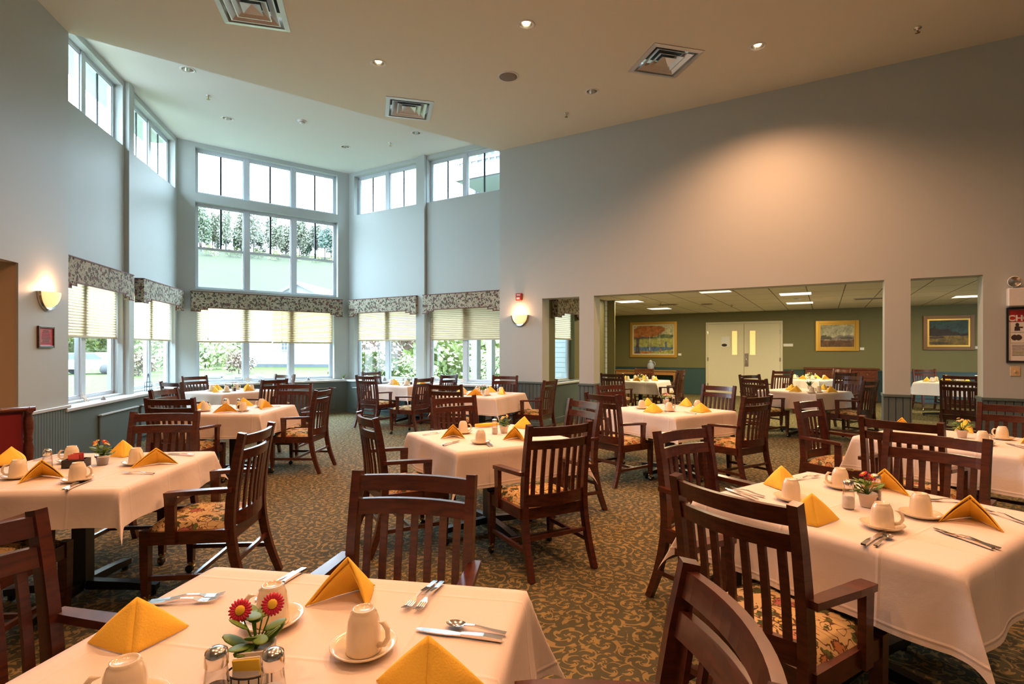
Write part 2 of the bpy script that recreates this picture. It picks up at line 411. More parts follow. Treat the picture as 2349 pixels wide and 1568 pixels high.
def wall(fr, name, u0, u1, z0, z1, th, holes, m, v0=0.0):
    us = sorted({u0, u1, *[h[0] for h in holes], *[h[1] for h in holes]}); zs = sorted({z0, z1, *[h[2] for h in holes], *[h[3] for h in holes]})
    us = [q for q in us if u0 <= q <= u1]; zs = [q for q in zs if z0 <= q <= z1]; b = B(); vc = {}
    def V(i, j, k):
        if (i, j, k) not in vc: vc[(i, j, k)] = b.bm.verts.new((us[i], v0+th*k, zs[j]))
        return vc[(i, j, k)]
    solid = {}
    for i in range(len(us)-1):
        for j in range(len(zs)-1):
            cu, cz = (us[i]+us[i+1])/2, (zs[j]+zs[j+1])/2
            solid[(i, j)] = not any(h[0] < cu < h[1] and h[2] < cz < h[3] for h in holes)
    for (i, j), s_ in solid.items():
        if not s_: continue
        b.bm.faces.new((V(i,j,0), V(i+1,j,0), V(i+1,j+1,0), V(i,j+1,0))); b.bm.faces.new((V(i,j,1), V(i,j+1,1), V(i+1,j+1,1), V(i+1,j,1)))
        if not solid.get((i-1, j)): b.bm.faces.new((V(i,j,0), V(i,j+1,0), V(i,j+1,1), V(i,j,1)))
        if not solid.get((i+1, j)): b.bm.faces.new((V(i+1,j,0), V(i+1,j,1), V(i+1,j+1,1), V(i+1,j+1,0)))
        if not solid.get((i, j-1)): b.bm.faces.new((V(i,j,0), V(i,j,1), V(i+1,j,1), V(i+1,j,0)))
        if not solid.get((i, j+1)): b.bm.faces.new((V(i,j+1,0), V(i+1,j+1,0), V(i+1,j+1,1), V(i,j+1,1)))
    return struct(fr.put(b, name, m))

ME = 10.0
pM1 = mo+dM*ME
back_r = Vector((3.3, -3.8)); back_l = wo-dL*10
# floor: one carpet for the hall, the bay and the room beyond
b = B(); outline = [(-9.5, -4.6), (14, -4.6), (19, 9), (12.5, 18.5), (4.5, 20.5), (-1.0, 13.2), (-3.6, 12.6), (-6.7, 10.3), (-9.5, 9.5)]
b.prism(outline, lambda x, y: (x, y, 0), lambda x, y: (x, y, -.15)); struct(b.done('floor', M['carpet']))

# walls of the hall
CW1, CW2 = (.30, 3.075), None
wall(FC, 'wall_bay_centre', 0, CL*(c2-c1).length, 0, 5.45, .20, [(.30, 3.075, 4.43, 5.315), (.30, 3.085, 2.575, 4.26), (.32, 3.0, .75, 2.36)], M['wall'])
RH = [(.165, 1.975), (2.265, 4.05)]
wall(FRr, 'wall_bay_right', 0, 4.42, 0, 5.45, .20, [(a, b_, z0, z1) for a, b_ in RH for z0, z1 in ((4.43, 5.315), (.75, 2.36))], M['wall'])
wall(FL, 'wall_bay_left', 0, 4.25, 0, 5.45, .20, [(UL(b_), UL(a), z0, z1) for a, b_ in ((.092, 1.895), (2.27, 4.05)) for z0, z1 in ((4.43, 5.315), (.75, 2.36))], M['wall'])
OPEN = [(.882, 1.586), (1.850, 5.841), (6.113, 6.813)]
wall(FM, 'wall_right', 0, ME, 0, HM+.04, .27, [(a, b_, -.1, HEAD) for a, b_ in OPEN], M['wall'])
wall(FW, 'wall_left', 0, 10, 0, HM+.04, .03, [(UW(2.9), UW(.902), -.1, 2.258)], M['wall'])
b = B(); b.box(9.7, 10, .03, .26, 0, HM+.3); struct(FW.put(b, 'wall_left_return', M['wall']))
for nm, a, b_ in (('wall_back_right', pM1, back_r), ('wall_back', back_r, back_l)):
    f_ = Fr(a, b_-a); wall(f_, nm, -.3, (b_-a).length+.3, 0, HM+.04, .2, [], M['wall'])
# pilasters between the bay windows
for fr, u in ((FRr, 2.085), (FL, UL(2.22))):
    b = B(); b.box(u, u+.17, -.064, 0, .72, 5.40); o = fr.put(b, 'trim_1' if fr is FRr else 'trim_2', M['wall']); struct(o)
# wall above the bay ceiling edge (drop between the two ceilings)
fE = Fr(wo, mo-wo); LE = (mo-wo).length

# ceilings with openings for the recessed fittings
VENTS = [(1.949, 6.793), (-1.571, 8.137), (-2.80, 5.74)]
LIT = [(.16, 6.026), (-1.71, 6.835), (2.972, 6.46)]
LITB = [(1.35, 3.4), (-1.2, 3.9), (3.9, 4.4), (-.75, 1.5), (1.6, .9), (-2.6, 1.9), (.2, -1.2), (3.2, 1.8)]  # added unseen downlights, placed to light the nearer tables
OFFM = [(1.136, 7.586)]
OFFB = [(-4.64, 7.644), (-4.934, 9.263), (-1.77, 9.879), (-3.297, 10.56)]
aV = FL.a
def sheet(name, outline, holes, z, m):
    b = B(); es = []
    for loop in [outline]+holes:
        v_ = [b.bm.verts.new((x, y, z)) for x, y in loop]
        es += [b.bm.edges.new((v_[i], v_[(i+1) % len(v_)])) for i in range(len(v_))]
    bmesh.ops.triangle_fill(b.bm, use_beauty=True, edges=es)
    o = b.done(name, m); return struct(o)
def circ(c, r, n=24): return [(c[0]+r*math.cos(2*PI*k/n), c[1]+r*math.sin(2*PI*k/n)) for k in range(n)]
def sq(c, h, a): 
    return [(c[0]+h*(i*math.cos(a)-j*math.sin(a)), c[1]+h*(i*math.sin(a)+j*math.cos(a))) for i, j in ((-1,-1),(1,-1),(1,1),(-1,1))]
RD = .083
mhole = [circ(p, RD-.004) for p in LIT+LITB+OFFM]+[sq(p, .285, aV) for p in VENTS]
nE = Vector((-fE.d.y, fE.d.x))
ml = [tuple(back_l-nE*.3+Vector((-.6, 0))), tuple(back_r+Vector((.8, -.3))), tuple(pM1+Vector((.5, .3))), tuple(mo+nM*.25), tuple(mo), tuple(wo), tuple(wo+FL.n*.2)]
sheet('ceiling_hall', ml, mhole, HM, M['ceil'])
bl = [tuple(wo+nE*.02-FL.d*.3+FL.n*.3), tuple(c1+FL.n*.25+FC.n*.2), tuple(c2+FC.n*.2+nM*.2), tuple(mo+nM*.45+dM*.3), tuple(mo+nE*.02), tuple(wo+nE*.02)]
sheet('ceiling_bay', bl, [circ(p, RD-.004) for p in OFFB], HB, M['ceilb'])
b = B(); b.box(-.35, LE+.4, 0, .02, HM, HB+.04); struct(fE.put(b, 'trim_3', M['ceilb']))
b = B(); b.prism([(-4.4, -4.4), (4.2, -4.6), (9.2, 4.8), (-.1, 10.6), (-3.7, 12.75), (-6.9, 10.25), (-5.6, 5.9)], lambda x, y: (x, y, 5.75), lambda x, y: (x, y, 5.85)); struct(b.done('ceiling_roof', M['ceil']))

# passage opening on the left wall: it runs off at 45 degrees
pj = FW.p(UW(.902), 0.02, 0); dP = Vector((-.714, .70)); fP = Fr(Vector((pj.x, pj.y)), dP)
wall(fP, 'wall_passage', 0.0, 4.2, 0, 2.4, .12, [], M['tan'], 0)
fP2 = Fr(Vector((pj.x, pj.y))-FW.d*2.1, dP)
wall(fP2, 'wall_passage_near', 0.1, 4.2, 0, 2.4, .1, [], M['tan'], -.1)
e0 = Vector((pj.x, pj.y))+dP*4.2
fP3 = Fr(e0, FW.d*-1); wall(fP3, 'wall_passage_end', -.2, 2.6, 0, 2.4, .1, [], M['tan'])
a0 = Vector((pj.x, pj.y)); a1 = a0-FW.d*2.1; n0 = FW.n*.16
b = B(); b.prism([tuple(a0), tuple(a0+dP*4.3), tuple(a1+dP*4.3), tuple(a1)], lambda x, y: (x, y, 2.258), lambda x, y: (x, y, 2.4)); struct(b.done('ceiling_passage', M['ceil']))

# room beyond the right wall
fs = Fr(mo+dM*.80+nM*.27, nM)       # its short window wall, running away from the hall
wall(fs, 'wall_far_window', 0, 3.03, 0, HFAR+.3, .2, [(.42, 1.32, .78, 2.30)], M['wallfar'])
fq = Fr(mo+nM*3.3-dM*2.9, dM)
wall(fq, 'wall_far_step', 1.45, 3.72, 0, HFAR+.3, .12, [], M['siding'])
wall(fq, 'wall_far_lining', 1.45, 3.9, 0, HFAR+.1, .03, [], M['wallfar'], .121)
fl = Fr(mo-dM*1.26+nM*3.40, nM); wall(fl, 'wall_far_left', 0, DFAR-3.42, 0, HFAR+.1, .15, [], M['wallfar'])
wall(FG, 'wall_far', -1.3, 13, 0, HFAR+.1, .2, [], M['wallfar'])
fz = Fr(mo+dM*12.6+nM*DFAR, -nM); wall(fz, 'wall_far_right', 0, DFAR, 0, HFAR+.1, .2, [], M['wallfar'])
b = B(); b.prism([(.6, .27), (12.7, .27), (12.7, 9.0), (-1.4, 9.0), (-1.4, 3.35), (.6, 3.35)], lambda x, y: (x, y, HFAR), lambda x, y: (x, y, HFAR+.12))
struct(FM.put(b, 'ceiling_far', M['tile']))
# wainscot panels, caps and base boards
def wains(fr, name, u0, u1, h, m, v=-.018, cap=True, base=True, bm_=None):
    b = B(); b.box(u0, u1, v, 0, .10, h-.03); o = struct(fr.put(b, name, m))
    b = B(); b.box(u0, u1, v-.014, .0, h-.035, h, bev=.004); struct(fr.put(b, 'trim_4', bm_ or M['teal']))
    b = B(); b.box(u0, u1, v-.010, .0, .001, .115, bev=.004); struct(fr.put(b, 'baseboard_'+name[5:].lstrip('_') , bm_ or M['teal']))
WM = .826
segs = [(.02, .882), (1.586, 1.850), (5.841, 6.113), (6.813, ME)]
for i, (a, b_) in enumerate(segs): wains(FM, 'trim_%d' % (5+i), a, b_, WM, M['beadm'])
# returns of the wainscot inside the openings
for u, s_ in ((.882, 1), (1.586, -1), (1.850, 1), (5.841, -1), (6.113, 1), (6.813, -1)):
    b = B(); b.box(min(u, u+.012*s_), max(u, u+.012*s_), -.018, .27, .001, WM-.03); b.box(min(u, u+.02*s_), max(u, u+.02*s_), -.032, .285, WM-.035, WM); struct(FM.put(b, 'trim_9', M['teal']))
wains(FW, 'trim_10', UW(.902), UW(0), .763, M['bead'], bm_=M['trim'])
wains(FW, 'trim_11', 0, UW(2.9), .763, M['bead'], bm_=M['trim'])
wains(FG, 'trim_12', -1.26, 1.98, .83, M['tealfar'], bm_=M['tealfar']); wains(FG, 'trim_13', 4.15, 12.5, .83, M['tealfar'], bm_=M['tealfar'])
wains(fs, 'trim_14', 0, 3.0, .80, M['teal'], v=-.012)
wains(fl, 'trim_15', 0, 5.4, .83, M['tealfar'], bm_=M['tealfar'])

# window bench round the bay: boxed front with raised panels and a painted sill board
def bench(fr, u0, u1, panels, n, m0=0, m1=0):
    b = B(); b.box(u0+m0, u1-m1, -.19, 0, 0, .69); o = fr.put(b, 'trim_%d' % n, M['teal']); struct(o)
    b = B(); b.box(u0+m0*.9, u1-m1*.9, -.225, 0, .685, .725, bev=.006); struct(fr.put(b, 'trim_%d' % (n+1), M['sill']))
    for a, c_ in panels:
        b = B(); b.box(a, c_, -.215, -.19, .08, .545, bev=.006); b.box(a-.01, c_+.01, -.235, -.19, .545, .565, mi=1, bev=.004)
        struct(fr.put(b, 'trim_%d' % (n+2), [M['teal'], M['trim']]))
k5 = .19*math.tan(R(33.75))
bench(FL, .02, 4.25, [(UL(3.45), UL(2.32)), (UL(2.2), UL(.55))], 20, 0, k5)
bench(FC, 0, CL*(c2-c1).length, [(.35, 1.6), (1.7, 2.95)], 24, k5, k5)
bench(FRr, 0, 4.1, [(.35, 1.9), (2.05, 3.7)], 28, k5, 0)

# ---------------------------------------------------------------- windows
def pane(fr, par, u0, u1, z0, z1, v):
    b = B(); b.box(u0, u1, v, v+.006, z0, z1); return b.done('pane', M['glass'], par)
def window(fr, n, u0, u1, z0, z1, nm, v=.11, rail=None, munt=True, fw=.05, mw=.105, haze=False):
    """frame of one window unit with its mullions; panes and dark bars are parts"""
    b = B(); b.box(u0, u0+fw, v, v+.07, z0, z1); b.box(u1-fw, u1, v, v+.07, z0, z1); b.box(u0, u1, v, v+.07, z1-fw, z1); b.box(u0, u1, v, v+.07, z0, z0+fw*.7)
    w = (u1-u0)/nm; cells = []
    for k in range(nm):
        a = u0+w*k+(fw if k == 0 else mw/2); c_ = u0+w*(k+1)-(fw if k == nm-1 else mw/2); cells.append((a, c_))
        if k: b.box(u0+w*k-mw/2, u0+w*k+mw/2, v-.012, v+.07, z0, z1)
    if rail:
        for a, c_ in cells: b.box(a, c_, v+.01, v+.06, rail-.025, rail+.025)
    o = struct(fr.put(b, 'window_%d' % n, M['winframe']))
    for a, c_ in cells:
        b = B(); s_ = .016
        for x0, x1, y0, y1 in ((a, a+s_, z0+fw*.7, z1-fw), (c_-s_, c_, z0+fw*.7, z1-fw), (a, c_, z1-fw-s_, z1-fw), (a, c_, z0+fw*.7, z0+fw*.7+s_)): b.box(x0, x1, v+.012, v+.05, y0, y1)
        b.done('sash', M['winframe'], o)
        pane(fr, o, a, c_, z0+fw*.7, z1-fw, v+.035)
        if munt:
            zl = rail if rail else z0
            b = B(); b.box((a+c_)/2-.017, (a+c_)/2+.017, v+.02, v+.034, zl, z1-fw); b.done('muntin', M['muntin'], o)
        if haze:
            b = B(); b.box(a, c_, v+.055, v+.057, z0+fw*.7, rail-.025); s2 = b.done('haze_sheet', M['haze'], o)
    return o
window(FC, 1, .30, 3.075, 4.43, 5.315, 3)
window(FC, 2, .30, 3.085, 2.575, 4.26, 3, rail=3.385, haze=True)
window(FC, 3, .32, 3.0, .75, 2.36, 3, munt=False)
for k, (a, c_) in enumerate(RH):
    window(FRr, 4+2*k, a, c_, 4.43, 5.315, 2); window(FRr, 5+2*k, a, c_, .75, 2.36, 2, munt=False)
for k, (a, c_) in enumerate(((.092, 1.895), (2.27, 4.05))):
    window(FL, 8+2*k, UL(c_), UL(a), 4.43, 5.315, 2); window(FL, 9+2*k, UL(c_), UL(a), .75, 2.36, 2, munt=False)
window(fs, 12, .42, 1.32, .78, 2.30, 1, munt=False)
b = B(); b.box(.30, 1.50, -.07, .0, .735, .775, bev=.005); struct(fs.put(b, 'trim_40', M['sill']))

# light portals sit in the window openings: daylight enters only here
def portal(fr, u0, u1, z0, z1, v=.30):
    l = bpy.data.lights.new('daylight_portal', 'AREA'); l.shape = 'RECTANGLE'; l.size = u1-u0; l.size_y = z1-z0; l.cycles.is_portal = True
    o = bpy.data.objects.new('daylight_portal', l); COL.objects.link(o); o.location = fr.p((u0+u1)/2, v, (z0+z1)/2)
    o.rotation_euler = (R(90), 0, fr.a+PI); o.rotation_euler = Vector((fr.n.x, fr.n.y, 0)).to_track_quat('Z', 'Y').to_euler()
for fr, u0, u1, z0, z1 in ((FC, .3, 3.08, 4.43, 5.3), (FC, .3, 3.08, 2.58, 4.26), (FC, .32, 3.0, .75, 2.36), (FRr, .165, 1.975, 4.43, 5.3), (FRr, 2.265, 4.05, 4.43, 5.3), (FRr, .165, 1.975, .75, 2.36), (FRr, 2.265, 4.05, .75, 2.36), (FL, UL(1.895), UL(.092), 4.43, 5.3), (FL, UL(4.05), UL(2.27), 4.43, 5.3), (FL, UL(1.895), UL(.092), .75, 2.36), (FL, UL(4.05), UL(2.27), .75, 2.36)):
    portal(fr, u0, u1, z0, z1)

# ---------------------------------------------------------------- blinds and valances
def blind(fr, u0, u1, z0, z1, v, label, m, cords=()):
    t = thing('window_blind', label, 'blind', fr.p((u0+u1)/2, v, z0), fr.a, 'pleated window blinds'); h = (u1-u0)/2; H = z1-z0
    n = int(H/.019); b = B(); pr = None
    for k in range(n+1):
        z = .02+(H-.02)*k/n; y = .0045 if k % 2 else -.0045
        a = b.bm.verts.new((-h, y, z)); c_ = b.bm.verts.new((h, y, z))
        if pr: b.bm.faces.new((pr[0], pr[1], c_, a))
        pr = (a, c_)
    b.done('shade', m, t)
    b = B(); b.box(-h, h, -.014, .014, 0, .028, bev=.004); b.done('bottom_rail', M['blind2'], t)
    b = B(); b.box(-h, h, -.02, .02, H-.03, H); b.done('headrail', M['white'], t)
    for x, l_ in cords:
        b = B(); b.tube([(x, -.02, H-.05), (x, -.022, H-l_)], .0035, 5); b.lathe([(0, 0), (.012, .01), (.007, .05), (0, .055)], 8, (x, -.022, H-l_-.05)); b.done('pull_cord', M['white'], t)
M['blind2'] = mat('blind rail', (.55, .48, .33), .5)
TOPB = 2.35
blind(FC, .345, 1.70, 1.535, TOPB, .075, 'left pleated blind half lowered in the central bay window', M['blind'], [(-.5, .72)])
blind(FC, 1.725, 2.98, 1.530, TOPB, .075, 'right warmer pleated blind half lowered in the central bay window', M['blindw'], [(-.45, .75)])
blind(FRr, .22, 1.955, 1.585, TOPB, .075, 'pleated blind in the bay window just right of the central bay window', M['blind'])
blind(FRr, 2.30, 4.03, 1.585, TOPB, .075, 'pleated blind in the bay window left of the right wall sconce', M['blind'], [(-.82, .9)])
blind(FL, UL(1.875), UL(.115), 1.55, TOPB, .075, 'pleated blind in the left bay window beside the central bay window', M['blind'], [(.86, 1.5)])
blind(FL, UL(4.03), UL(2.29), 1.55, TOPB, .075, 'pleated blind in the left bay window nearest the left sconce', M['blind'], [(.86, 1.6)])
blind(fs, .46, 1.28, 1.59, 2.28, .06, 'short blind in the narrow window behind the small left opening', M['blind'])
def valance(fr, u0, u1, label, zt=2.508, zb=2.132, zi=2.205, d=.13):
    t = thing('window_valance', label, 'valance', fr.p((u0+u1)/2, 0, 0), fr.a, 'floral box valances'); h = (u1-u0)/2
    s1, s2 = .15, .27
    prof = [(-h, zt), (-h, zb), (-h+s1, zb), (-h+s1, (zb+zi)/2), (-h+s2, (zb+zi)/2), (-h+s2, zi), (h-s2, zi), (h-s2, (zb+zi)/2), (h-s1, (zb+zi)/2), (h-s1, zb), (h, zb), (h, zt)]
    b = B(); b.prism(prof, lambda x, z: (x, -d, z), lambda x, z: (x, -d+.02, z)); b.box(-h, -h+.02, -d+.02, 0, zb, zt); b.box(h-.02, h, -d+.02, 0, zb, zt); b.box(-h, h, -d+.02, 0, zt-.02, zt)
    b.done('box', M['valance'], t)
    b = B(); edge = prof[1:-1]
    for p, q in zip(edge, edge[1:]):
        b.box(min(p[0], q[0])-.007, max(p[0], q[0])+.007, -d-.006, -d+.004, min(p[1], q[1])-.007, max(p[1], q[1])+.007)
    b.box(-h-.004, h+.004, -d-.006, -d+.006, zt-.007, zt+.007); b.box(-h-.006, -h+.006, -d, 0, zt-.007, zt+.007); b.box(h-.006, h+.006, -d, 0, zt-.007, zt+.007)
    b.done('piping', M['piping'], t)
valance(FC, .22, 3.145, 'wide floral box valance over the central bay window')
valance(FRr, .13, 2.08, 'floral box valance just right of the central bay window')
valance(FRr, 2.265, 4.12, 'floral box valance beside the right wall sconce')
valance(FL, UL(1.86), UL(.06), 'floral box valance in the left bay nearest the central window')
valance(FL, UL(4.1), UL(2.236), 'floral box valance in the left bay nearest the left sconce')
valance(fs, .30, 1.50, 'shadowed floral valance seen through the small left opening', 2.50, 2.0, 2.09, .12)
# ---------------------------------------------------------------- ceiling fittings
def lamp_light(kind, name, loc, power, col, size=.1, spot=None, par=None, blend=1.0, rot=(0, 0, 0)):
    l = bpy.data.lights.new(name, kind); l.energy = power; l.color = col
    if kind == 'SPOT': l.spot_size = spot; l.spot_blend = blend; l.shadow_soft_size = size
    elif kind == 'POINT': l.shadow_soft_size = size
    else: l.shape = 'RECTANGLE'; l.size, l.size_y = size
    o = bpy.data.objects.new(name, l); COL.objects.link(o); o.location = loc; o.rotation_euler = rot
    if par: o.parent = par
    return o
LAMPW = 300.0
def downlight(p, z, lit, label, power=None):
    t = thing('recessed_downlight', label, 'ceiling light', (p[0], p[1], z), 0, 'recessed ceiling downlights')
    b = B(); b.lathe([(RD-.012, .004), (RD-.008, -.004), (RD+.012, -.006), (RD+.02, 0), (RD+.012, .002)], 28); b.done('trim_ring', M['white'], t, True)
    b = B(); b.lathe([(RD-.008, .0), (RD-.018, .05), (RD-.04, .10), (.03, .125), (0, .13)], 28); b.done('reflector', M['chrome'], t, True)
    b = B(); b.lathe([(0, .03), (.025, .034), (.042, .055), (.030, .10), (.02, .125)] if lit else [(0, .045), (.022, .05), (.034, .066), (.024, .10), (.02, .125)], 16)
    b.done('bulb', M['bulb'] if lit else M['steel'], t, True)
    if lit: lamp_light('SPOT', 'downlight_lamp', (0, 0, -.012), power or LAMPW, WARM, .055, R(142), t, 1.0)
downlight(LIT[0], HM, True, 'glowing recessed downlight high above the centre table, nearest the top edge')
downlight(LIT[1], HM, True, 'glowing recessed downlight left of the round ceiling speaker')
downlight(LIT[2], HM, True, 'glowing recessed downlight near the right wall', LAMPW*1.6)
downlight(OFFM[0], HM, False, 'unlit recessed downlight between the right square vent and right wall')
for p, l in zip(OFFB, ('unlit downlight in the bay ceiling nearest the left high windows', 'unlit downlight in the bay ceiling left of the smoke detector', 'unlit downlight in the bay ceiling at the edge of the hall ceiling', 'unlit downlight in the bay ceiling before the central window top')):
    downlight(p, HB, False, l)
for p, w_ in zip(LITB, (1.05, 1.0, .45, .46, .46, .52, .45, .42)): downlight(p, HM, True, 'added recessed downlight lighting the tables, out of the picture', LAMPW*w_)

def vent(p, label):
    t = thing('ceiling_vent', label, 'air vent', (p[0], p[1], HM), aV, 'square ceiling diffusers')
    def ring(b, s0, z0, s1, z1, th=.004):
        for k in range(4):
            a = k*PI/2; ca, sa = math.cos(a), math.sin(a)
            q = [(-s0, -s0, z0), (s0, -s0, z0), (s1, -s1, z1), (-s1, -s1, z1)]
            q = [(x*ca-y*sa, x*sa+y*ca, z) for x, y, z in q]
            b.poly(q); b.poly([(x, y, z+th) for x, y, z in q][::-1])
    b = B(); ring(b, .345, -.006, .29, -.014); ring(b, .345, -.006, .345, .0, 0); ring(b, .29, -.014, .27, .10); b.done('frame', M['alu'], t)
    b = B(); ring(b, .245, -.012, .17, .045); ring(b, .255, -.012, .245, -.012); b.done('outer_cone', M['alu'], t)
    b = B(); ring(b, .165, -.012, .10, .04); ring(b, .175, -.012, .165, -.012); b.done('inner_cone', M['alu'], t)
    b = B(); ring(b, .10, -.006, .0005, .05); b.done('core', M['alu'], t)
    b = B(); b.box(-.28, .28, -.28, .28, .16, .18); b.done('duct', M['black'], t)
vent(VENTS[0], 'square ceiling diffuser right of the round ceiling speaker')
vent(VENTS[1], 'square ceiling diffuser near the edge of the bay ceiling')
vent(VENTS[2], 'square ceiling diffuser cut off by the top left edge')
t = thing('ceiling_speaker', 'round grey speaker grille in the hall ceiling', 'speaker', (-.05, 7.162, HM))
b = B(); b.lathe([(0, -.016), (.09, -.014), (.122, -.007), (.124, -.001)], 32); b.done('grille', M['speaker'], t, True)
b = B(); b.lathe([(.120, -.010), (.128, -.012), (.140, -.006), (.143, 0)], 32); b.done('rim', M['white'], t, True)
def sprinkler(p, z, label):
    t = thing('fire_sprinkler', label, 'sprinkler', (p[0], p[1], z), 0, 'fire sprinklers')
    b = B(); b.lathe([(.038, 0), (.036, -.008), (.012, -.012), (.010, -.035), (0, -.036)], 16); b.done('body', M['chrome'], t, True)
    b = B(); b.lathe([(0, -.058), (.026, -.056), (.026, -.053), (.006, -.05), (.006, -.03)], 16); b.done('deflector', M['brass'], t, True)
sprinkler((.842, 8.287), HM, 'small sprinkler head below the unlit downlight, towards the right wall')
sprinkler((4.621, 6.083), HM, 'small sprinkler head near the top right corner')
sprinkler((-4.795, 8.434), HB, 'sprinkler head in the bay ceiling between two unlit downlights, left')
sprinkler((-2.364, 10.359), HB, 'sprinkler head in the bay ceiling before the right bay windows')
t = thing('smoke_detector', 'white smoke detector on the bay ceiling', 'smoke detector', (-3.676, 9.351, HB))
b = B(); b.lathe([(.075, 0), (.072, -.015), (.05, -.02), (.045, -.045), (.03, -.06), (0, -.062)], 20); b.done('cap', M['white'], t, True)
b = B(); b.lathe([(.047, -.028), (.05, -.03), (.05, -.036), (.047, -.038)], 20); b.done('sensor_ring', M['speaker'], t, True)

# ---------------------------------------------------------------- wall fittings
def sconce(fr, u, label, power):
    t = thing('wall_sconce', label, 'wall lamp', fr.p(u, 0, 1.84), fr.a, 'half bowl wall sconces')
    n = 24; b = B(); prev = None
    # glass: half of a bowl seen from the front as a half disc, bulging into the room
    rows = 8
    for i in range(rows+1):
        ph = (PI/2)*i/rows; row = []
        for k in range(n+1):
            th = PI*k/n; r_ = .150*math.sin(ph) if i else 0
            row.append(b.bm.verts.new((-math.cos(th)*r_, -.012-.10*math.sin(ph)*0-.10*math.cos(ph), .175-math.sin(th)*r_*1.12)))
        if prev:
            for k in range(n):
                q = [prev[k], prev[k+1], row[k+1], row[k]]
                try: b.bm.faces.new(q)
                except ValueError: pass
        prev = row
    b.bm.verts.ensure_lookup_table(); bmesh.ops.remove_doubles(b.bm, verts=b.bm.verts, dist=1e-5)
    b.done('glass_bowl', M['sconce'], t, True)
    b = B(); pts0 = []
    for k in range(n+1):
        th = PI*k/n; c_, s_ = -math.cos(th), -math.sin(th)*1.12
        pts0.append([(c_*r_, y, .175+s_*r_) for r_, y in ((.148, -.002), (.148, -.03), (.168, -.035), (.180, -.018), (.180, -.001))])
    vv = [[b.bm.verts.new(p) for p in row] for row in pts0]
    for r0, r1 in zip(vv, vv[1:]):
        for j in range(5): b.bm.faces.new((r0[j], r0[(j+1) % 5], r1[(j+1) % 5], r1[j]))
    b.bm.faces.new(vv[0]); b.bm.faces.new(vv[-1][::-1]); b.done('rim', M['chrome'], t, False)
    lamp_light('POINT', 'sconce_lamp', (0, -.075, .215), power, WARM, .03, None, t)
sconce(FM, .434, 'lit half bowl sconce on the right wall under the red alarm', 9)
sconce(FW, UW(.426), 'lit half bowl sconce on the left wall above the framed notice', 9)
t = thing('fire_alarm', 'small red fire alarm above the right wall sconce', 'fire alarm', FM.p(.425, 0, 2.345), FM.a)
b = B(); b.box(-.06, .06, -.045, 0, -.065, .065, bev=.006); b.done('housing', M['red'], t)
b = B(); b.box(-.035, .035, -.058, -.045, -.045, -.01, bev=.004); b.done('strobe', M['white'], t)
x = text_mesh('FIRE', .04, 'lettering', M['white'], t); x.location = (0, -.047, .03); x.rotation_euler = (R(90), 0, 0)
# framed notice, left wall
t = thing('framed_notice', 'pink printed notice in a dark frame below the left sconce', 'framed notice', FW.p(UW(.458), 0, 1.533), FW.a)
def frame_box(w, h, d, fw):
    b = B()
    for x0, x1, z0, z1 in ((-w, -w+fw, -h, h), (w-fw, w, -h, h), (-w+fw, w-fw, h-fw, h), (-w+fw, w-fw, -h, -h+fw)): b.box(x0, x1, -d, 0, z0, z1, bev=.003)
    return b
frame_box(.145, .115, .022, .022).done('frame', M['wood'], t)
b = B(); b.box(-.124, .124, -.010, -.002, -.094, .094); b.done('paper', M['pinkpaper'], t)
b = B(); random.seed(3)
for k in range(9):
    z = .06-.016*k; w = (.05 if k == 0 else random.uniform(.06, .09)); b.box(-w, w, -.0112, -.0098, z, z+(.006 if k else .009))
b.done('print_lines', M['ink'], t)
# emergency light and poster at the right edge
t = thing('emergency_light', 'white emergency light unit with round lamp heads at the right edge', 'emergency light', FM.p(7.21, -.004, 1.90), FM.a)
b = B(); b.box(-.19, .19, -.085, 0, 0, .215, bev=.01); b.done('case', M['white'], t)
for x_ in (-.135, .135):
    b = B(); b.tube([(x_, -.045, .21), (x_, -.05, .235)], .014, 10); b.done('bracket', M['white'], t)
    b = B(); mt = Matrix.Translation((x_, -.06, .285)) @ Matrix.Rotation(R(90), 4, 'X')
    b.lathe([(.03, -.04), (.055, -.015), (.064, .02), (.066, .028), (.058, .03)], 24, mtx=mt); b.done('lamp_head', M['white'], t, True)
    b = B(); b.lathe([(0, .012), (.03, .016), (.058, .028)], 24, mtx=mt); b.done('lens', M['chrome'], t, True)
t = thing('first_aid_poster', 'framed red and white choking poster below the emergency light', 'poster', FM.p(7.25, 0, 1.567), FM.a)
frame_box(.232, .322, .022, .022).done('frame', M['black'], t)
b = B(); b.box(-.212, .212, -.010, -.002, -.302, .302); b.done('sheet', M['paper'], t)
b = B(); b.box(-.205, .205, -.0115, -.0095, .155, .297); b.done('header', M['red'], t)
x = text_mesh('CHOKING', .094, 'title', M['white'], t); x.location = (0, -.0125, .195); x.rotation_euler = (R(90), 0, 0); x.scale = (.98, 1.0, 1)
b = B(); yv = (-.0118, -.0098)
def bl(x0, x1, z0, z1): b.box(x0, x1, yv[0], yv[1], z0, z1)
b.prism([(-.158, .052), (-.108, .052), (-.112, .085), (-.09, .082), (-.08, .095), (-.096, .10), (-.112, .098), (-.122, .104), (-.116, .125), (-.126, .142), (-.142, .142), (-.151, .125), (-.146, .104), (-.157, .095)], lambda x_, z: (x_, yv[0], z), lambda x_, z: (x_, yv[1], z))
b.prism([(-.14+.048*math.cos(2*PI*k/20), -.028+.032*math.sin(2*PI*k/20)*(1.15 if k % 5 else .8)) for k in range(20)], lambda x_, z: (x_, yv[0], z), lambda x_, z: (x_, yv[1], z))
for k in range(4): bl(-.05, .18, .12-.018*k, .126-.018*k); bl(-.05, .18, -.01-.018*k, -.004-.018*k)
bl(-.19, .19, .032, .034); bl(-.19, .19, -.092, -.090)
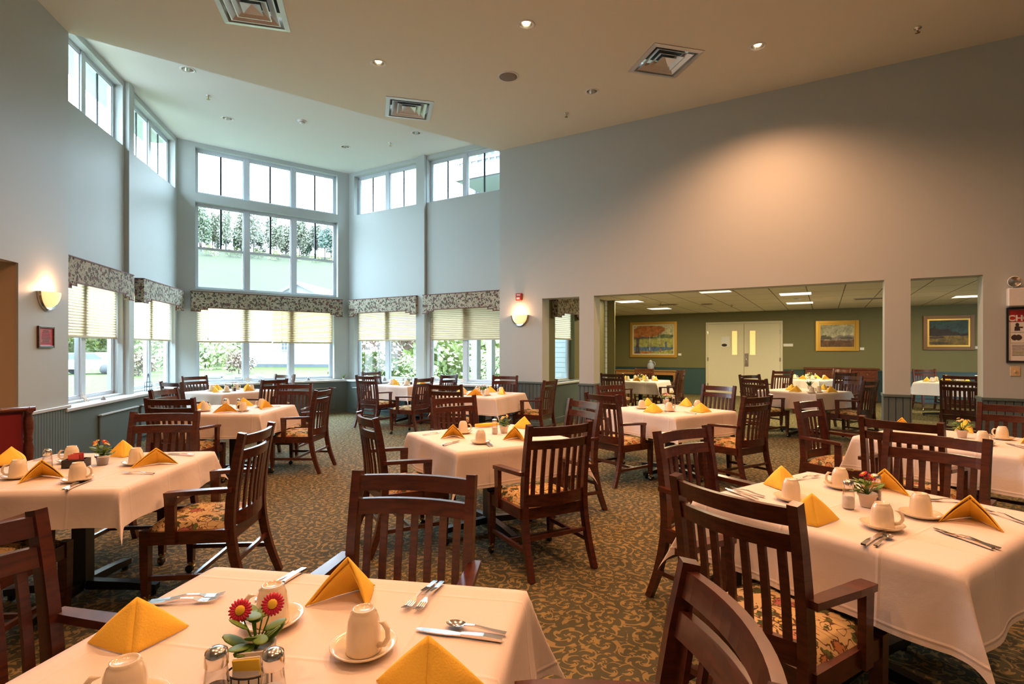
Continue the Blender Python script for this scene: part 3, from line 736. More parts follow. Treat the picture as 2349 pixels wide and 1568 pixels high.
for k in range(8): bl(-.18, .06 if k % 3 else .15, -.12-.017*k, -.115-.017*k)
b.done('pictures', M['ink'], t)
for k, (u, l) in enumerate(((7.10, 'almond wall switch plate below the choking poster, left one'), (7.235, 'almond wall switch plate below the choking poster, right one'))):
    t = thing('switch_plate', l, 'wall switch', FM.p(u, 0, 1.145), FM.a, 'switch plates')
    b = B(); b.box(-.045, .045, -.007, 0, -.058, .058, bev=.004); b.done('cover', M['plate'], t)
    b = B(); b.box(-.008, .008, -.02, -.006, -.012, .012, bev=.002); b.done('toggle', M['plate'], t)

# ---------------------------------------------------------------- far room: doors, pictures, furniture, lights
b = B(); b.box(2.0, 2.06, -.03, .03, 0, 2.20); b.box(4.06, 4.12, -.03, .03, 0, 2.20); b.box(2.0, 4.12, -.03, .03, 2.17, 2.23); struct(FG.put(b, 'trim_50', M['cream']))
for k, (u0, u1, l0, l1) in enumerate(((2.064, 3.085, 2.76, 2.90), (3.093, 4.056, 3.255, 3.40))):
    b = B(); b.box(u0, u1, -.045, -.002, .006, 2.165, bev=.003); o = struct(FG.put(b, 'door_%d' % (k+1), M['cream']))
    b = B(); 
    for x0, x1, z0, z1 in ((l0-.03, l0, 1.21, 1.98), (l1, l1+.03, 1.21, 1.98), (l0, l1, 1.95, 1.98), (l0, l1, 1.21, 1.24)): b.box(x0, x1, -.056, -.044, z0, z1)
    b.done('glazing_bead', M['cream'], o)
    b = B(); b.box(l0, l1, -.05, -.046, 1.24, 1.95); b.done('vision_pane', M['lite'], o)
    x0 = u1 if k == 0 else u0
    b = B()
    for z in (.25, 1.05, 1.85): b.box((u0 if k == 0 else u1)-.014, (u0 if k == 0 else u1)+.014, -.06, -.044, z, z+.11)
    b.done('hinge', M['steel'], o)
    if k == 1:
        b = B(); b.box(3.11, 3.21, -.056, -.045, .89, 1.28, bev=.003); b.done('push_plate', M['steel'], o)
        b = B(); b.tube([(3.16, -.056, 1.16), (3.16, -.10, 1.15), (3.16, -.10, 1.0), (3.16, -.056, .99)], .012, 8); b.done('pull_handle', M['chrome'], o)
t = thing('door_notice', 'small white notice with a dark oval on the left cream door', 'notice', FG.p(2.57, -.047, 1.63), FG.a)
b = B(); b.box(-.12, .12, -.004, -.0005, -.15, .16); b.done('sheet', M['paper'], t)
b = B(); b.lathe([(0, .006), (.075, .004), (.08, 0)], 24, sy_=.55, mtx=Matrix.Translation((-.03, -.004, -.10)) @ Matrix.Rotation(R(90), 4, 'X')); b.done('oval_emblem', M['ink'], t)
for u, z, w, h, l in ((4.26, 1.525, .125, .04, 'white room plate on the olive wall right of the cream doors'), (1.207, 1.24, .05, .035, 'small white caption card beside the autumn painting'), (6.04, 1.418, .05, .035, 'small white caption card beside the pale landscape painting'), (8.44, 1.445, .06, .035, 'small white caption card beside the dark landscape painting')):
    t = FG.put(B().box(-w, w, -.008, -.0005, -h, h, bev=.002), 'wall_plaque', M['paper'], u=u, z=z); tag(t, l, 'plaque')
def painting(u0, u1, z0, z1, fw, fm, fm2, label, strokes, pal):
    t = thing('framed_painting', label, 'painting', FG.p((u0+u1)/2, 0, (z0+z1)/2), FG.a, 'framed landscape paintings')
    w, h = (u1-u0)/2, (z1-z0)/2
    frame_box(w, h, .05, fw).done('frame', fm, t)
    b = B()
    for x0, x1, zz0, zz1 in ((-w+fw, -w+fw*1.45, -h+fw, h-fw), (w-fw*1.45, w-fw, -h+fw, h-fw), (-w+fw*1.45, w-fw*1.45, h-fw*1.45, h-fw), (-w+fw*1.45, w-fw*1.45, -h+fw, -h+fw*1.45)): b.box(x0, x1, -.03, 0, zz0, zz1)
    b.done('liner', fm2, t)
    b = B(); b.box(-w+fw*1.4, w-fw*1.4, -.012, 0, -h+fw*1.4, h-fw*1.4); iw, ih = w-fw*1.45, h-fw*1.45
    for i, (mi, pts) in enumerate(strokes):
        y = -.0122-.0003*i
        b.poly([((2*px-1)*iw, y, (2*pz-1)*ih) for px, pz in pts], mi)
    b.done('canvas', pal, t)
def pig(name, c, s=9):
    g = NG(name); q = g.noise(g.mapping(), s, 5, 1.0); return g.end(g.ramp(q, [(.3, tuple(k*.5 for k in c)), (.7, tuple(min(1, k*1.35) for k in c))]), .6)
def cloud(cx_, cz, rx, rz, n=22, j=.18):
    return [(cx_+rx*math.cos(2*PI*k/n)*random.uniform(1-j, 1+j), cz+rz*math.sin(2*PI*k/n)*random.uniform(1-j, 1+j)) for k in range(n)]
def clampp(ps): return [(min(1, max(0, x_)), min(1, max(0, z_))) for x_, z_ in ps]
random.seed(11)
P1 = [pig('painted meadow', (.42, .42, .12)), pig('painted autumn leaves', (.46, .16, .04)), pig('painted trunk', (.12, .09, .10)), pig('painted pond', (.12, .20, .36)), pig('painted sky', (.62, .58, .34)), pig('painted hedge', (.16, .19, .08)), pig('painted birch', (.62, .58, .46)), pig('painted figure', (.10, .14, .22)), pig('painted ochre ground', (.45, .20, .05))]
painting(-.40, 1.13, 1.14, 2.29, .085, M['gold'], M['cream'], 'autumn tree and pond painting in a gilt frame, left of the cream doors',
  [(4, [(0, .62), (1, .62), (1, 1), (0, 1)]), (5, clampp(cloud(.8, .62, .22, .07))), (5, [(0, .55), (.45, .58), (1, .66), (1, .58), (0, .5)]),
   (3, [(0, .10), (.3, .08), (.7, .10), (1, .16), (1, .22), (.6, .25), (.2, .24), (0, .26)]), (8, clampp(cloud(.25, .03, .3, .07))), (0, [(.35, 0), (1, 0), (1, .12), (.6, .07)]),
   (2, [(.03, 0), (.16, 0), (.13, .3), (.15, .62), (.07, .62), (.06, .3)]), (2, [(0, .55), (.5, .56), (.5, .60), (0, .64)]), (1, clampp(cloud(.38, .82, .42, .2))), (1, clampp(cloud(.1, .72, .15, .14))), (1, clampp(cloud(.62, .86, .17, .12))),
   (6, [(.40, .12), (.425, .12), (.42, .64), (.405, .64)]), (6, [(.655, .42), (.675, .42), (.67, .74), (.66, .74)]), (7, [(.79, .14), (.85, .14), (.845, .35), (.83, .44), (.81, .44), (.795, .34)]), (8, [(.66, .05), (.70, .05), (.69, .20), (.67, .20)])], P1)
P2 = [pig('painted brown field', (.16, .075, .03)), pig('painted hazy sky', (.50, .47, .30)), pig('painted violet hills', (.25, .20, .19)), pig('painted trees', (.12, .11, .07)), pig('painted light path', (.5, .42, .3))]
painting(4.95, 5.975, 1.355, 2.195, .08, M['gold'], M['gold'], 'pale landscape painting in a gilt frame above the red brown sideboard',
  [(1, [(0, .3), (1, .3), (1, 1), (0, 1)]), (2, [(0, .3), (1, .3), (1, .47), (.85, .55), (.7, .5), (.55, .52), (.4, .42), (.2, .38), (0, .4)]), (3, clampp(cloud(.11, .43, .1, .11))), (3, clampp(cloud(.26, .40, .09, .08))), (3, clampp(cloud(.78, .40, .2, .07))), (4, [(.12, .31), (.3, .31), (.28, .34), (.15, .34)]), (4, [(.1, .29), (.9, .30), (.95, .31), (.1, .305)])], P2)
P3 = [pig('painted straw field', (.22, .14, .03)), pig('painted stormy sky', (.035, .075, .075)), pig('painted dark barn', (.03, .016, .012)), pig('painted shadow', (.07, .04, .02))]
painting(7.36, 8.385, 1.385, 2.262, .085, M['bronze'], M['gold'], 'dark landscape painting with barns in a gilt and brown frame',
  [(1, [(0, .38), (1, .38), (1, 1), (0, 1)]), (2, [(0, .38), (.2, .36), (.62, .4), (.6, .52), (.52, .66), (.36, .62), (.26, .64), (.18, .66), (.16, .78), (.12, .78), (.1, .7), (0, .66)]), (2, [(.5, .38), (.8, .40), (.78, .48), (.68, .55), (.64, .52)]), (2, [(.8, .36), (1, .38), (1, .48), (.9, .46), (.8, .42)]), (3, [(0, .06), (.3, .02), (.6, .08), (.25, .14), (0, .12)]), (3, clampp(cloud(.15, .3, .15, .05))), (2, clampp(cloud(.33, .32, .06, .03)))], P3)
# sideboard
t = thing('sideboard', 'red brown wooden sideboard against the olive wall', 'sideboard', FG.p(5.53, 0, 0), FG.a)
b = B(); b.box(-.83, .83, -.50, -.04, .06, .86, bev=.004); b.box(-.80, .80, -.48, -.06, 0, .06); b.done('body', M['wood2'], t)
b = B(); b.box(-.87, .87, -.53, -.03, .86, .905, bev=.008); b.done('top', M['wood2'], t)
for k in range(4):
    x0 = -.80+.40*k
    b = B(); b.box(x0+.02, x0+.38, -.515, -.50, .10, .62, bev=.004); b.box(x0+.07, x0+.33, -.522, -.512, .15, .57, bev=.004); d_ = b.done('door', M['wood2'], t)
    b = B(); b.lathe([(0, .0), (.012, .004), (.014, .014), (0, .02)], 10, mtx=Matrix.Translation((x0+(.35 if k % 2 == 0 else .05), -.52, .40)) @ Matrix.Rotation(R(90), 4, 'X')); b.done('knob', M['brass'], d_, True)
    b = B(); b.box(x0+.02, x0+.38, -.515, -.50, .65, .83, bev=.004); d_ = b.done('drawer', M['wood2'], t)
    b = B(); b.lathe([(0, .0), (.012, .004), (.014, .014), (0, .02)], 10, mtx=Matrix.Translation((x0+.2, -.515, .74)) @ Matrix.Rotation(R(90), 4, 'X')); b.done('knob', M['brass'], d_, True)
# side table below the autumn painting
t = thing('console_table', 'orange oak side table below the autumn painting', 'table', FG.p(.23, 0, 0), FG.a)
b = B(); b.box(-1.0, 1.0, -.55, -.05, .715, .745, bev=.004); b.done('top', M['oak'], t)
b = B(); b.box(-.95, .95, -.51, -.09, .60, .715); b.done('apron', M['oak'], t)
for sx_ in (-.92, .92):
    for y in (-.48, -.12):
        b = B(); b.lathe([(.022, 0), (.016, .03), (.022, .12), (.028, .3), (.034, .45), (.03, .5), (.038, .52), (.038, .60)], 12, (sx_, y, 0)); b.done('leg', M['oak'], t, True)
t = thing('water_jug', 'blue and white jug on the orange oak side table', 'jug', FG.p(.35, -.26, .746), FG.a)
b = B(); b.lathe([(0, 0), (.07, .002), (.105, .05), (.115, .12), (.095, .19), (.06, .225), (.055, .25), (.07, .275), (.065, .277), (.05, .25), (.05, .22)], 24); b.done('body', M['jug'], t, True)
b = B(); b.tube([(.06, 0, .255), (.12, 0, .25), (.15, 0, .19), (.12, 0, .11)], .011, 8); b.done('handle', M['jug'], t)
b = B(); b.lathe([(.058, .272), (.04, .29), (.015, .30), (.014, .315), (0, .32)], 16); b.done('lid', M['white'], t, True)
# ceiling lights of the far room
def fm_uv(x, y): q = Vector((x, y))-mo; return q.dot(dM), q.dot(nM)
for (px, py), l in zip(((2.75, 12.53), (4.06, 14.7), (5.73, 10.8), (6.95, 12.9), (9.7, 11.3), (3.9, 10.3)), ('nearest the small left opening', 'above the autumn painting', 'in front of the smoke detector', 'behind the smoke detector', 'seen through the right hand opening', 'out of view above the wide opening')):
    t = thing('ceiling_panel_light', 'square fluorescent ceiling light of the room beyond, '+l, 'ceiling light', (px, py, HFAR), FM.a, 'square fluorescent ceiling lights')
    b = B()
    for x0, x1, y0, y1 in ((-.305, -.28, -.305, .305), (.28, .305, -.305, .305), (-.28, .28, -.305, -.28), (-.28, .28, .28, .305)): b.box(x0, x1, y0, y1, -.012, -.001)
    b.done('frame', M['white'], t)
    b = B(); b.box(-.28, .28, -.28, .28, -.009, -.002); b.done('diffuser', M['tube'], t)
    lamp_light('AREA', 'fluorescent_lamp', (0, 0, -.02), 58, (1.0, .80, .46), (.55, .55), None, t)
t = thing('smoke_detector', 'smoke detector on the tiled ceiling between two square lights', 'smoke detector', (6.3, 11.8, HFAR))
b = B(); b.lathe([(.07, 0), (.066, -.02), (.045, -.035), (0, -.04)], 18); b.done('cap', M['white'], t, True)
for p, l in (((3.55, 12.75), 'sprinkler on the tiled ceiling above the autumn painting'), ((5.6, 13.6), 'sprinkler on the tiled ceiling before the cream doors')):
    sprinkler(p, HFAR, l)
for p, w_, l in (((3.9, 13.4), .5, 'grey slot vent in the tiled ceiling left of the cream doors'), ((7.9, 11.8), .6, 'grey slot vent in the tiled ceiling by the square pier')):
    t = thing('ceiling_vent', l, 'air vent', (*p, HFAR), FM.a)
    b = B(); b.box(-w_/2, w_/2, -.15, .15, -.012, -.001, bev=.004); b.done('frame', M['alu'], t)
    b = B()
    for k in range(6): b.box(-w_/2+.03, w_/2-.03, -.125+.045*k, -.105+.045*k, -.017, -.012)
    b.done('louvre', M['speaker'], t)
t = thing('ceiling_speaker', 'round grille in the tiled ceiling before the cream doors', 'speaker', (4.85, 13.3, HFAR), 0)
b = B(); b.lathe([(0, -.012), (.13, -.01), (.15, 0)], 24); b.done('grille', M['speaker'], t, True)
# lamp of the passage on the left
t = thing('passage_lamp', 'ceiling lamp inside the passage on the left, out of view', 'ceiling light', (-7.0, 6.3, 2.25))
b = B(); b.lathe([(.16, 0), (.15, -.04), (.08, -.075), (0, -.08)], 20); b.done('shade', M['bulb'], t, True)
lamp_light('POINT', 'passage_bulb', (0, 0, -.14), 30, WARM, .08, None, t)
# ---------------------------------------------------------------- tables
TZ = .725
TABLES={1: [-0.527, 1.101, -9.7], 2: [-2.43, 3.025, 5], 3: [-0.178, 4.179, 30], 4: [1.509, 2.289, 33], 5: [3.346, 4.035, 33.5], 6: [1.776, 6.013, 33], 7: [4.787, 8.769, 30], 8: [2.8, 11.62, 58], 9: [6.786, 12.184, 30], 10: [8.96, 11.0, 45.0], 11: [-3.141, 6.039, 2], 12: [-4.568, 8.704, 62], 13: [-2.02, 10.31, 56], 14: [-0.453, 8.105, 64]}
CHAIRS={'1f': [-0.411, 1.73, 170.3], '2r': [-1.772, 3.139, 94.8], '2f': [-2.539, 3.686, -174.5], '3l': [-0.794, 3.916, -60.3], '3n': [0.175, 3.585, 28.2], '3fl': [-0.433, 5.022, -148.6], '3r': [0.424, 4.708, 119.0], '4n': [0.951, 1.927, -57.1], '4fl': [1.149, 2.903, -145.7], '4fr': [2.087, 2.762, 124.6], '5n': [2.78, 3.686, -54.4], '5l': [2.847, 4.625, -143.6], '6n': [1.152, 5.753, -54.3], '6r': [2.315, 5.57, 32.7], '6fr': [2.454, 6.739, 125.8], '6fl': [1.437, 6.844, -148.1], '7n': [4.091, 8.644, -61.8], '7r': [5.224, 8.213, 33], '7fl': [4.45, 9.55, -160], '7fr': [5.729, 9.319, 122.2], '8n': [2.083, 10.566, -32.5], '8f': [3.11, 12.856, 148.8], '8r': [3.245, 11.077, 56.4], '8rr': [3.62, 12.25, 51], '9l': [5.897, 11.948, 6.9], '9r': [6.717, 11.054, 5.6], '9f': [7.5, 12.45, 108], '10n': [6.832, 8.1, -46.2], '10f': [9.64, 12.316, -193.5], '10r': [8.203, 9.742, -45.8], '11n': [-3.27, 5.369, 0.1], '11r': [-2.469, 6.255, 87.5], '11l': [-3.814, 6.256, -91.3], '11f': [-2.946, 6.965, 178.4], '12n': [-4.77, 7.881, -25.4], '12f': [-5.306, 9.21, -114.2], '12r': [-3.942, 8.465, 62.9], '12fr': [-4.32, 9.682, -201.1], '13n': [-2.47, 9.72, -29], '13l': [-2.719, 10.947, -126.2], '13r': [-1.676, 8.905, 62.1], '13f': [-1.384, 10.047, 58.1], '14n': [-0.808, 7.357, -16.3], '14f': [-0.21, 9.222, -199.6], '14r': [0.35, 8.25, 62.0], '1l': [-1.16, 1.255, -104.0], '1r': [0.109, 0.9495, 88.0], '2n': [-2.496, 2.48, 5.0], '5fr': [4.02, 4.33, 128.0]}
NAPKINS={1: [[-0.837, 1.173, -1.009, 1.232, -0.8, 1.266, 0.1], [-0.391, 1.551, -0.508, 1.367, -0.408, 1.418, 0.115], [-0.161, 0.986, -0.274, 1.085, -0.073, 1.061, 0.11]], 4: [[1.289, 2.536, 1.211, 2.749, 1.473, 2.711, 0.1], [1.139, 2.012, 1.106, 2.042, 1.316, 2.083, 0.11], [1.878, 2.659, 1.749, 2.596, 1.819, 2.439, 0.105], [1.847, 2.153, 1.608, 2.062, 1.805, 1.919, 0.11]], 2: [[-2.965, 3.168, -2.906, 2.985, -2.973, 3.268, 0.1], [-2.521, 2.861, -2.39, 2.521, -2.328, 2.751, 0.1], [-2.417, 3.321, -2.535, 3.352, -2.419, 3.46, 0.1], [-2.094, 3.168, -2.172, 3.024, -1.972, 3.156, 0.1]], 3: [[-0.461, 4.197, -0.575, 3.919, -0.352, 4.014, 0.1], [0.045, 4.093, -0.065, 3.956, 0.102, 3.846, 0.1], [0.182, 4.494, 0.111, 4.752, 0.282, 4.725, 0.1]], 5: [[3.699, 4.284, 3.74, 4.446, 3.961, 4.47, 0.1], [3.8, 3.93, 3.64, 3.82, 3.9, 3.78, 0.1], [3.301, 4.619, 3.194, 4.672, 3.312, 4.422, 0.1]], 6: [[1.557, 6.264, 1.553, 6.626, 1.669, 6.361, 0.1], [1.495, 5.625, 1.41, 5.758, 1.638, 5.758, 0.1], [2.063, 6.264, 2.023, 6.47, 2.183, 6.375, 0.1], [2.009, 5.664, 1.929, 5.799, 2.154, 5.758, 0.1]], 7: [[4.586, 8.704, 4.567, 8.988, 4.795, 8.988, 0.1], [4.442, 8.352, 4.376, 8.489, 4.662, 8.569, 0.1], [4.994, 8.228, 4.996, 8.437, 5.257, 8.437, 0.1], [5.194, 8.844, 5.176, 8.988, 5.309, 8.939, 0.1]]}
CUPS={1: [[-0.72, 0.993], [-0.589, 1.312], [-0.331, 1.192]], 4: [[1.248, 2.388], [1.597, 2.599], [1.395, 2.013], [1.643, 2.147]], 2: [[-2.589, 2.8], [-2.63, 3.19], [-2.219, 2.73], [-2.204, 3.131]], 3: [[-0.393, 4.295], [-0.225, 3.828]], 5: [[3.329, 3.779], [3.674, 4.002]], 6: [[1.712, 5.821], [1.475, 6.072], [2.109, 6.072]], 7: [[4.557, 8.19], [4.816, 8.385]]}
POTS={1: [-0.535, 1.118], 4: [1.525, 2.291], 2: [-2.392, 3.12], 3: [-0.065, 4.307], 5: [3.433, 4.073], 6: [2.033, 6.668], 7: [5.062, 9.087]}
SHAKERS={1: [[-0.548, 0.99], [-0.441, 0.985]], 4: [[1.425, 2.262], [1.612, 2.369]], 2: [[-2.575, 2.96]], 3: [[-0.137, 4.25]], 6: [[1.791, 6.171], [1.939, 6.41]]}
CUTLERY=[[1, 'fork', -0.979, 1.412, -0.837, 1.431, 'nearer of two'], [1, 'fork', -0.98, 1.433, -0.858, 1.458, 'farther of two'], [1, 'knife', -0.636, 1.634, -0.667, 1.501, ''], [1, 'spoon', -0.652, 1.628, -0.678, 1.52, ''], [1, 'fork', -0.221, 1.557, -0.264, 1.426, 'left of two'], [1, 'fork', -0.202, 1.546, -0.229, 1.436, 'right of two'], [1, 'knife', -0.021, 1.232, -0.228, 1.277, ''], [1, 'spoon', -0.017, 1.259, -0.16, 1.304, ''], [4, 'fork', 1.145, 2.425, 1.038, 2.625, ''], [4, 'knife', 1.094, 2.369, 1.025, 2.576, ''], [4, 'knife', 1.199, 1.827, 1.37, 1.964, ''], [4, 'spoon', 1.217, 1.805, 1.367, 1.927, ''], [4, 'knife', 1.619, 1.782, 1.576, 2.012, ''], [4, 'fork', 1.639, 1.809, 1.582, 1.95, ''], [4, 'fork', 1.977, 2.062, 1.973, 2.223, ''], [4, 'fork', 2.032, 2.376, 1.944, 2.404, 'nearer of two'], [4, 'fork', 2.06, 2.425, 2.008, 2.432, 'farther of two'], [4, 'fork', 1.461, 2.793, 1.582, 2.851, ''], [2, 'spoon', -2.155, 2.536, -2.18, 2.756, ''], [2, 'knife', -2.125, 2.54, -2.174, 2.761, ''], [2, 'fork', -2.954, 3.255, -2.91, 3.348, ''], [2, 'fork', -1.923, 2.881, -2.116, 2.901, ''], [2, 'knife', -2.037, 3.389, -2.203, 3.431, ''], [3, 'knife', -0.475, 3.742, -0.396, 3.9, ''], [3, 'fork', -0.694, 4.176, -0.585, 4.307, ''], [3, 'fork', -0.124, 3.675, -0.202, 3.9, 'right of two'], [3, 'fork', -0.145, 3.675, -0.22, 3.882, 'left of two'], [5, 'knife', 3.489, 3.643, 3.524, 3.793, ''], [6, 'fork', 1.516, 5.587, 1.675, 5.722, ''], [6, 'knife', 1.921, 5.531, 1.843, 5.782, ''], [7, 'fork', 4.865, 8.352, 4.961, 8.613, ''], [7, 'knife', 4.944, 8.395, 5.031, 8.613, '']]
ROLL=[-0.393, 4.836, -0.186, 4.698]

TN = {1: 'foreground table', 2: 'left table by the beadboard', 3: 'centre aisle table', 4: 'right front table', 5: 'right edge table', 6: 'table before the wide opening',
      7: 'table inside the wide opening', 8: 'far table below the autumn painting', 9: 'far table before the red sideboard', 10: 'far table in the right hand opening',
      11: 'second table along the left windows', 12: 'table in the left corner of the bay', 13: 'table by the right bay bench', 14: 'table below the right sconce'}
SIDES = ['far', 'far right', 'right', 'near right', 'near', 'near left', 'left', 'far left']
def side(t, x, y):
    """which side of the table, as seen from the camera"""
    cx_, cy_, _ = TABLES[t]; w = Vector((cx_, cy_)).normalized(); rt = Vector((w.y, -w.x)); d = Vector((x-cx_, y-cy_))
    return int(round(math.degrees(math.atan2(d.dot(rt), d.dot(w)))/45)) % 8
USED = set()
def spot(kind, t, x, y):
    """a side word not used before for this kind on this table"""
    k = side(t, x, y)
    for dk in (0, 1, -1, 2, -2, 3, -3, 4):
        q = (k+dk) % 8
        if (kind, t, q) not in USED: USED.add((kind, t, q)); return SIDES[q]
    return SIDES[k]

def cloth_mesh(seed, half=.5, drop=.245):
    random.seed(seed); N_ = 46; ext = half+drop; cs = []
    ph = [random.uniform(0, 6.28) for _ in range(8)]; tw = [random.uniform(-.5, .5) for _ in range(4)]; spread = [random.uniform(.22, .34) for _ in range(4)]
    for k in range(N_+1):
        s_ = -1+2*k/N_; cs.append(s_)
    # denser rows near the table edge
    def rm(s_):
        a = abs(s_)
        if a < .5: v_ = a/.5*(half-.05)
        elif a < .64: v_ = half-.05+(a-.5)/.14*.09
        else: v_ = half+.04+(a-.64)/.36*(ext-half-.04)
        return math.copysign(v_, s_)
    g_ = [rm(s_) for s_ in cs]; b = B(); vv = {}
    rad = .018
    def hang(d):
        """(outward, down) along a rounded table edge"""
        if d <= 0: return 0.0, 0.0
        q = d/rad
        if q < PI/2: return rad*math.sin(q), rad*(1-math.cos(q))
        return rad, rad+(d-rad*PI/2)
    for i, u in enumerate(g_):
        for j, v_ in enumerate(g_):
            a, c_ = abs(u)-half+rad, abs(v_)-half+rad
            su, sv = math.copysign(1, u), math.copysign(1, v_)
            if a <= 0 and c_ <= 0: p = (u, v_, .0015*math.sin(u*9+ph[0])*math.sin(v_*8+ph[1]))
            elif a > 0 and c_ <= 0:
                o_, d_ = hang(a); f_ = d_/drop; rip = .010*f_*math.sin(v_*17+ph[2]+su)+.016*f_*f_
                p = (su*(half-rad+o_+rip), v_, -d_)
            elif c_ > 0 and a <= 0:
                o_, d_ = hang(c_); f_ = d_/drop; rip = .010*f_*math.sin(u*16+ph[3]+sv)+.016*f_*f_
                p = (u, sv*(half-rad+o_+rip), -d_)
            else:
                r_ = math.hypot(a, c_); th = math.atan2(c_, a); o_, d_ = hang(r_); q = (0 if su < 0 else 1)+(0 if sv < 0 else 2)
                f_ = min(1.4, d_/drop); fin = math.sin(2*th)**.9*spread[q]*max(0, d_-.01); base = o_+.016*f_*f_
                ca, sa = math.cos(th), math.sin(th); t_ = tw[q]*fin
                px = half-rad+base*max(ca, .0)**.5+fin*.72*(1+tw[q]*.6); py = half-rad+base*max(sa, .0)**.5+fin*.72*(1-tw[q]*.6)
                p = (su*px, sv*py, -(d_*(1-.06*math.sin(2*th)*min(1, f_))))
            vv[(i, j)] = b.bm.verts.new(p)
    n = len(g_)
    for i in range(n-1):
        for j in range(n-1):
            f_ = b.bm.faces.new((vv[(i, j)], vv[(i+1, j)], vv[(i+1, j+1)], vv[(i, j+1)])); f_.smooth = True
    return b
cl_proto = []
for s_ in (5, 18, 29):
    o = cloth_mesh(s_).done('tablecloth', M['cloth'], None, True); cl_proto.append(o.data); bpy.data.objects.remove(o)
o = cloth_mesh(11, .5, .17).done('tablecloth', M['cloth'], None, True); cl_short = o.data; bpy.data.objects.remove(o)
tproto = None
for k, (x, y, a) in TABLES.items():
    rz = R(a); lab = 'cloth covered pedestal table: '+TN[k]
    if tproto is None:
        t = thing('pedestal_table', lab, 'table', (x, y, 0), rz, 'square pedestal tables')
        b = B(); b.box(-.492, .492, -.492, .492, TZ-.036, TZ-.006, bev=.006); b.done('tabletop', M['wood2'], t)
        b = B(); b.box(-.24, .24, -.04, .04, TZ-.058, TZ-.036); b.box(-.04, .04, -.24, .24, TZ-.058, TZ-.036); b.done('top_bracket', M['black'], t)
        b = B(); b.box(-.038, .038, -.038, .038, .06, TZ-.05, bev=.003); b.done('column', M['black'], t)
        for q in range(4):
            ca, sa = math.cos(q*PI/2+PI/4*0), math.sin(q*PI/2)
            ca = math.cos(q*PI/2)
            b = B(); b.sweep([(ca*.03, sa*.03, .075), (ca*.25, sa*.25, .062), (ca*.40, sa*.40, .045)], [(.05, .05), (.05, .042), (.05, .036)], up=(-sa, ca, 0)); f_ = b.done('base_foot', M['black'], t)
            b = B(); b.lathe([(.018, 0), (.018, .03)], 10, (ca*.375, sa*.375, .002)); b.done('glide', M['black'], f_)
        tproto = t; freeze(t)
    else: dup(tproto, (x, y, 0), rz, lab)
    o = bpy.data.objects.new('tablecloth', cl_short if k == 2 else cl_proto[k % 3]); COL.objects.link(o); o.location = (x, y, TZ); o.rotation_euler = (0, 0, rz+(k % 4)*PI/2)
    tag(o, 'white cloth over the '+TN[k], 'tablecloth', 'white tablecloths')

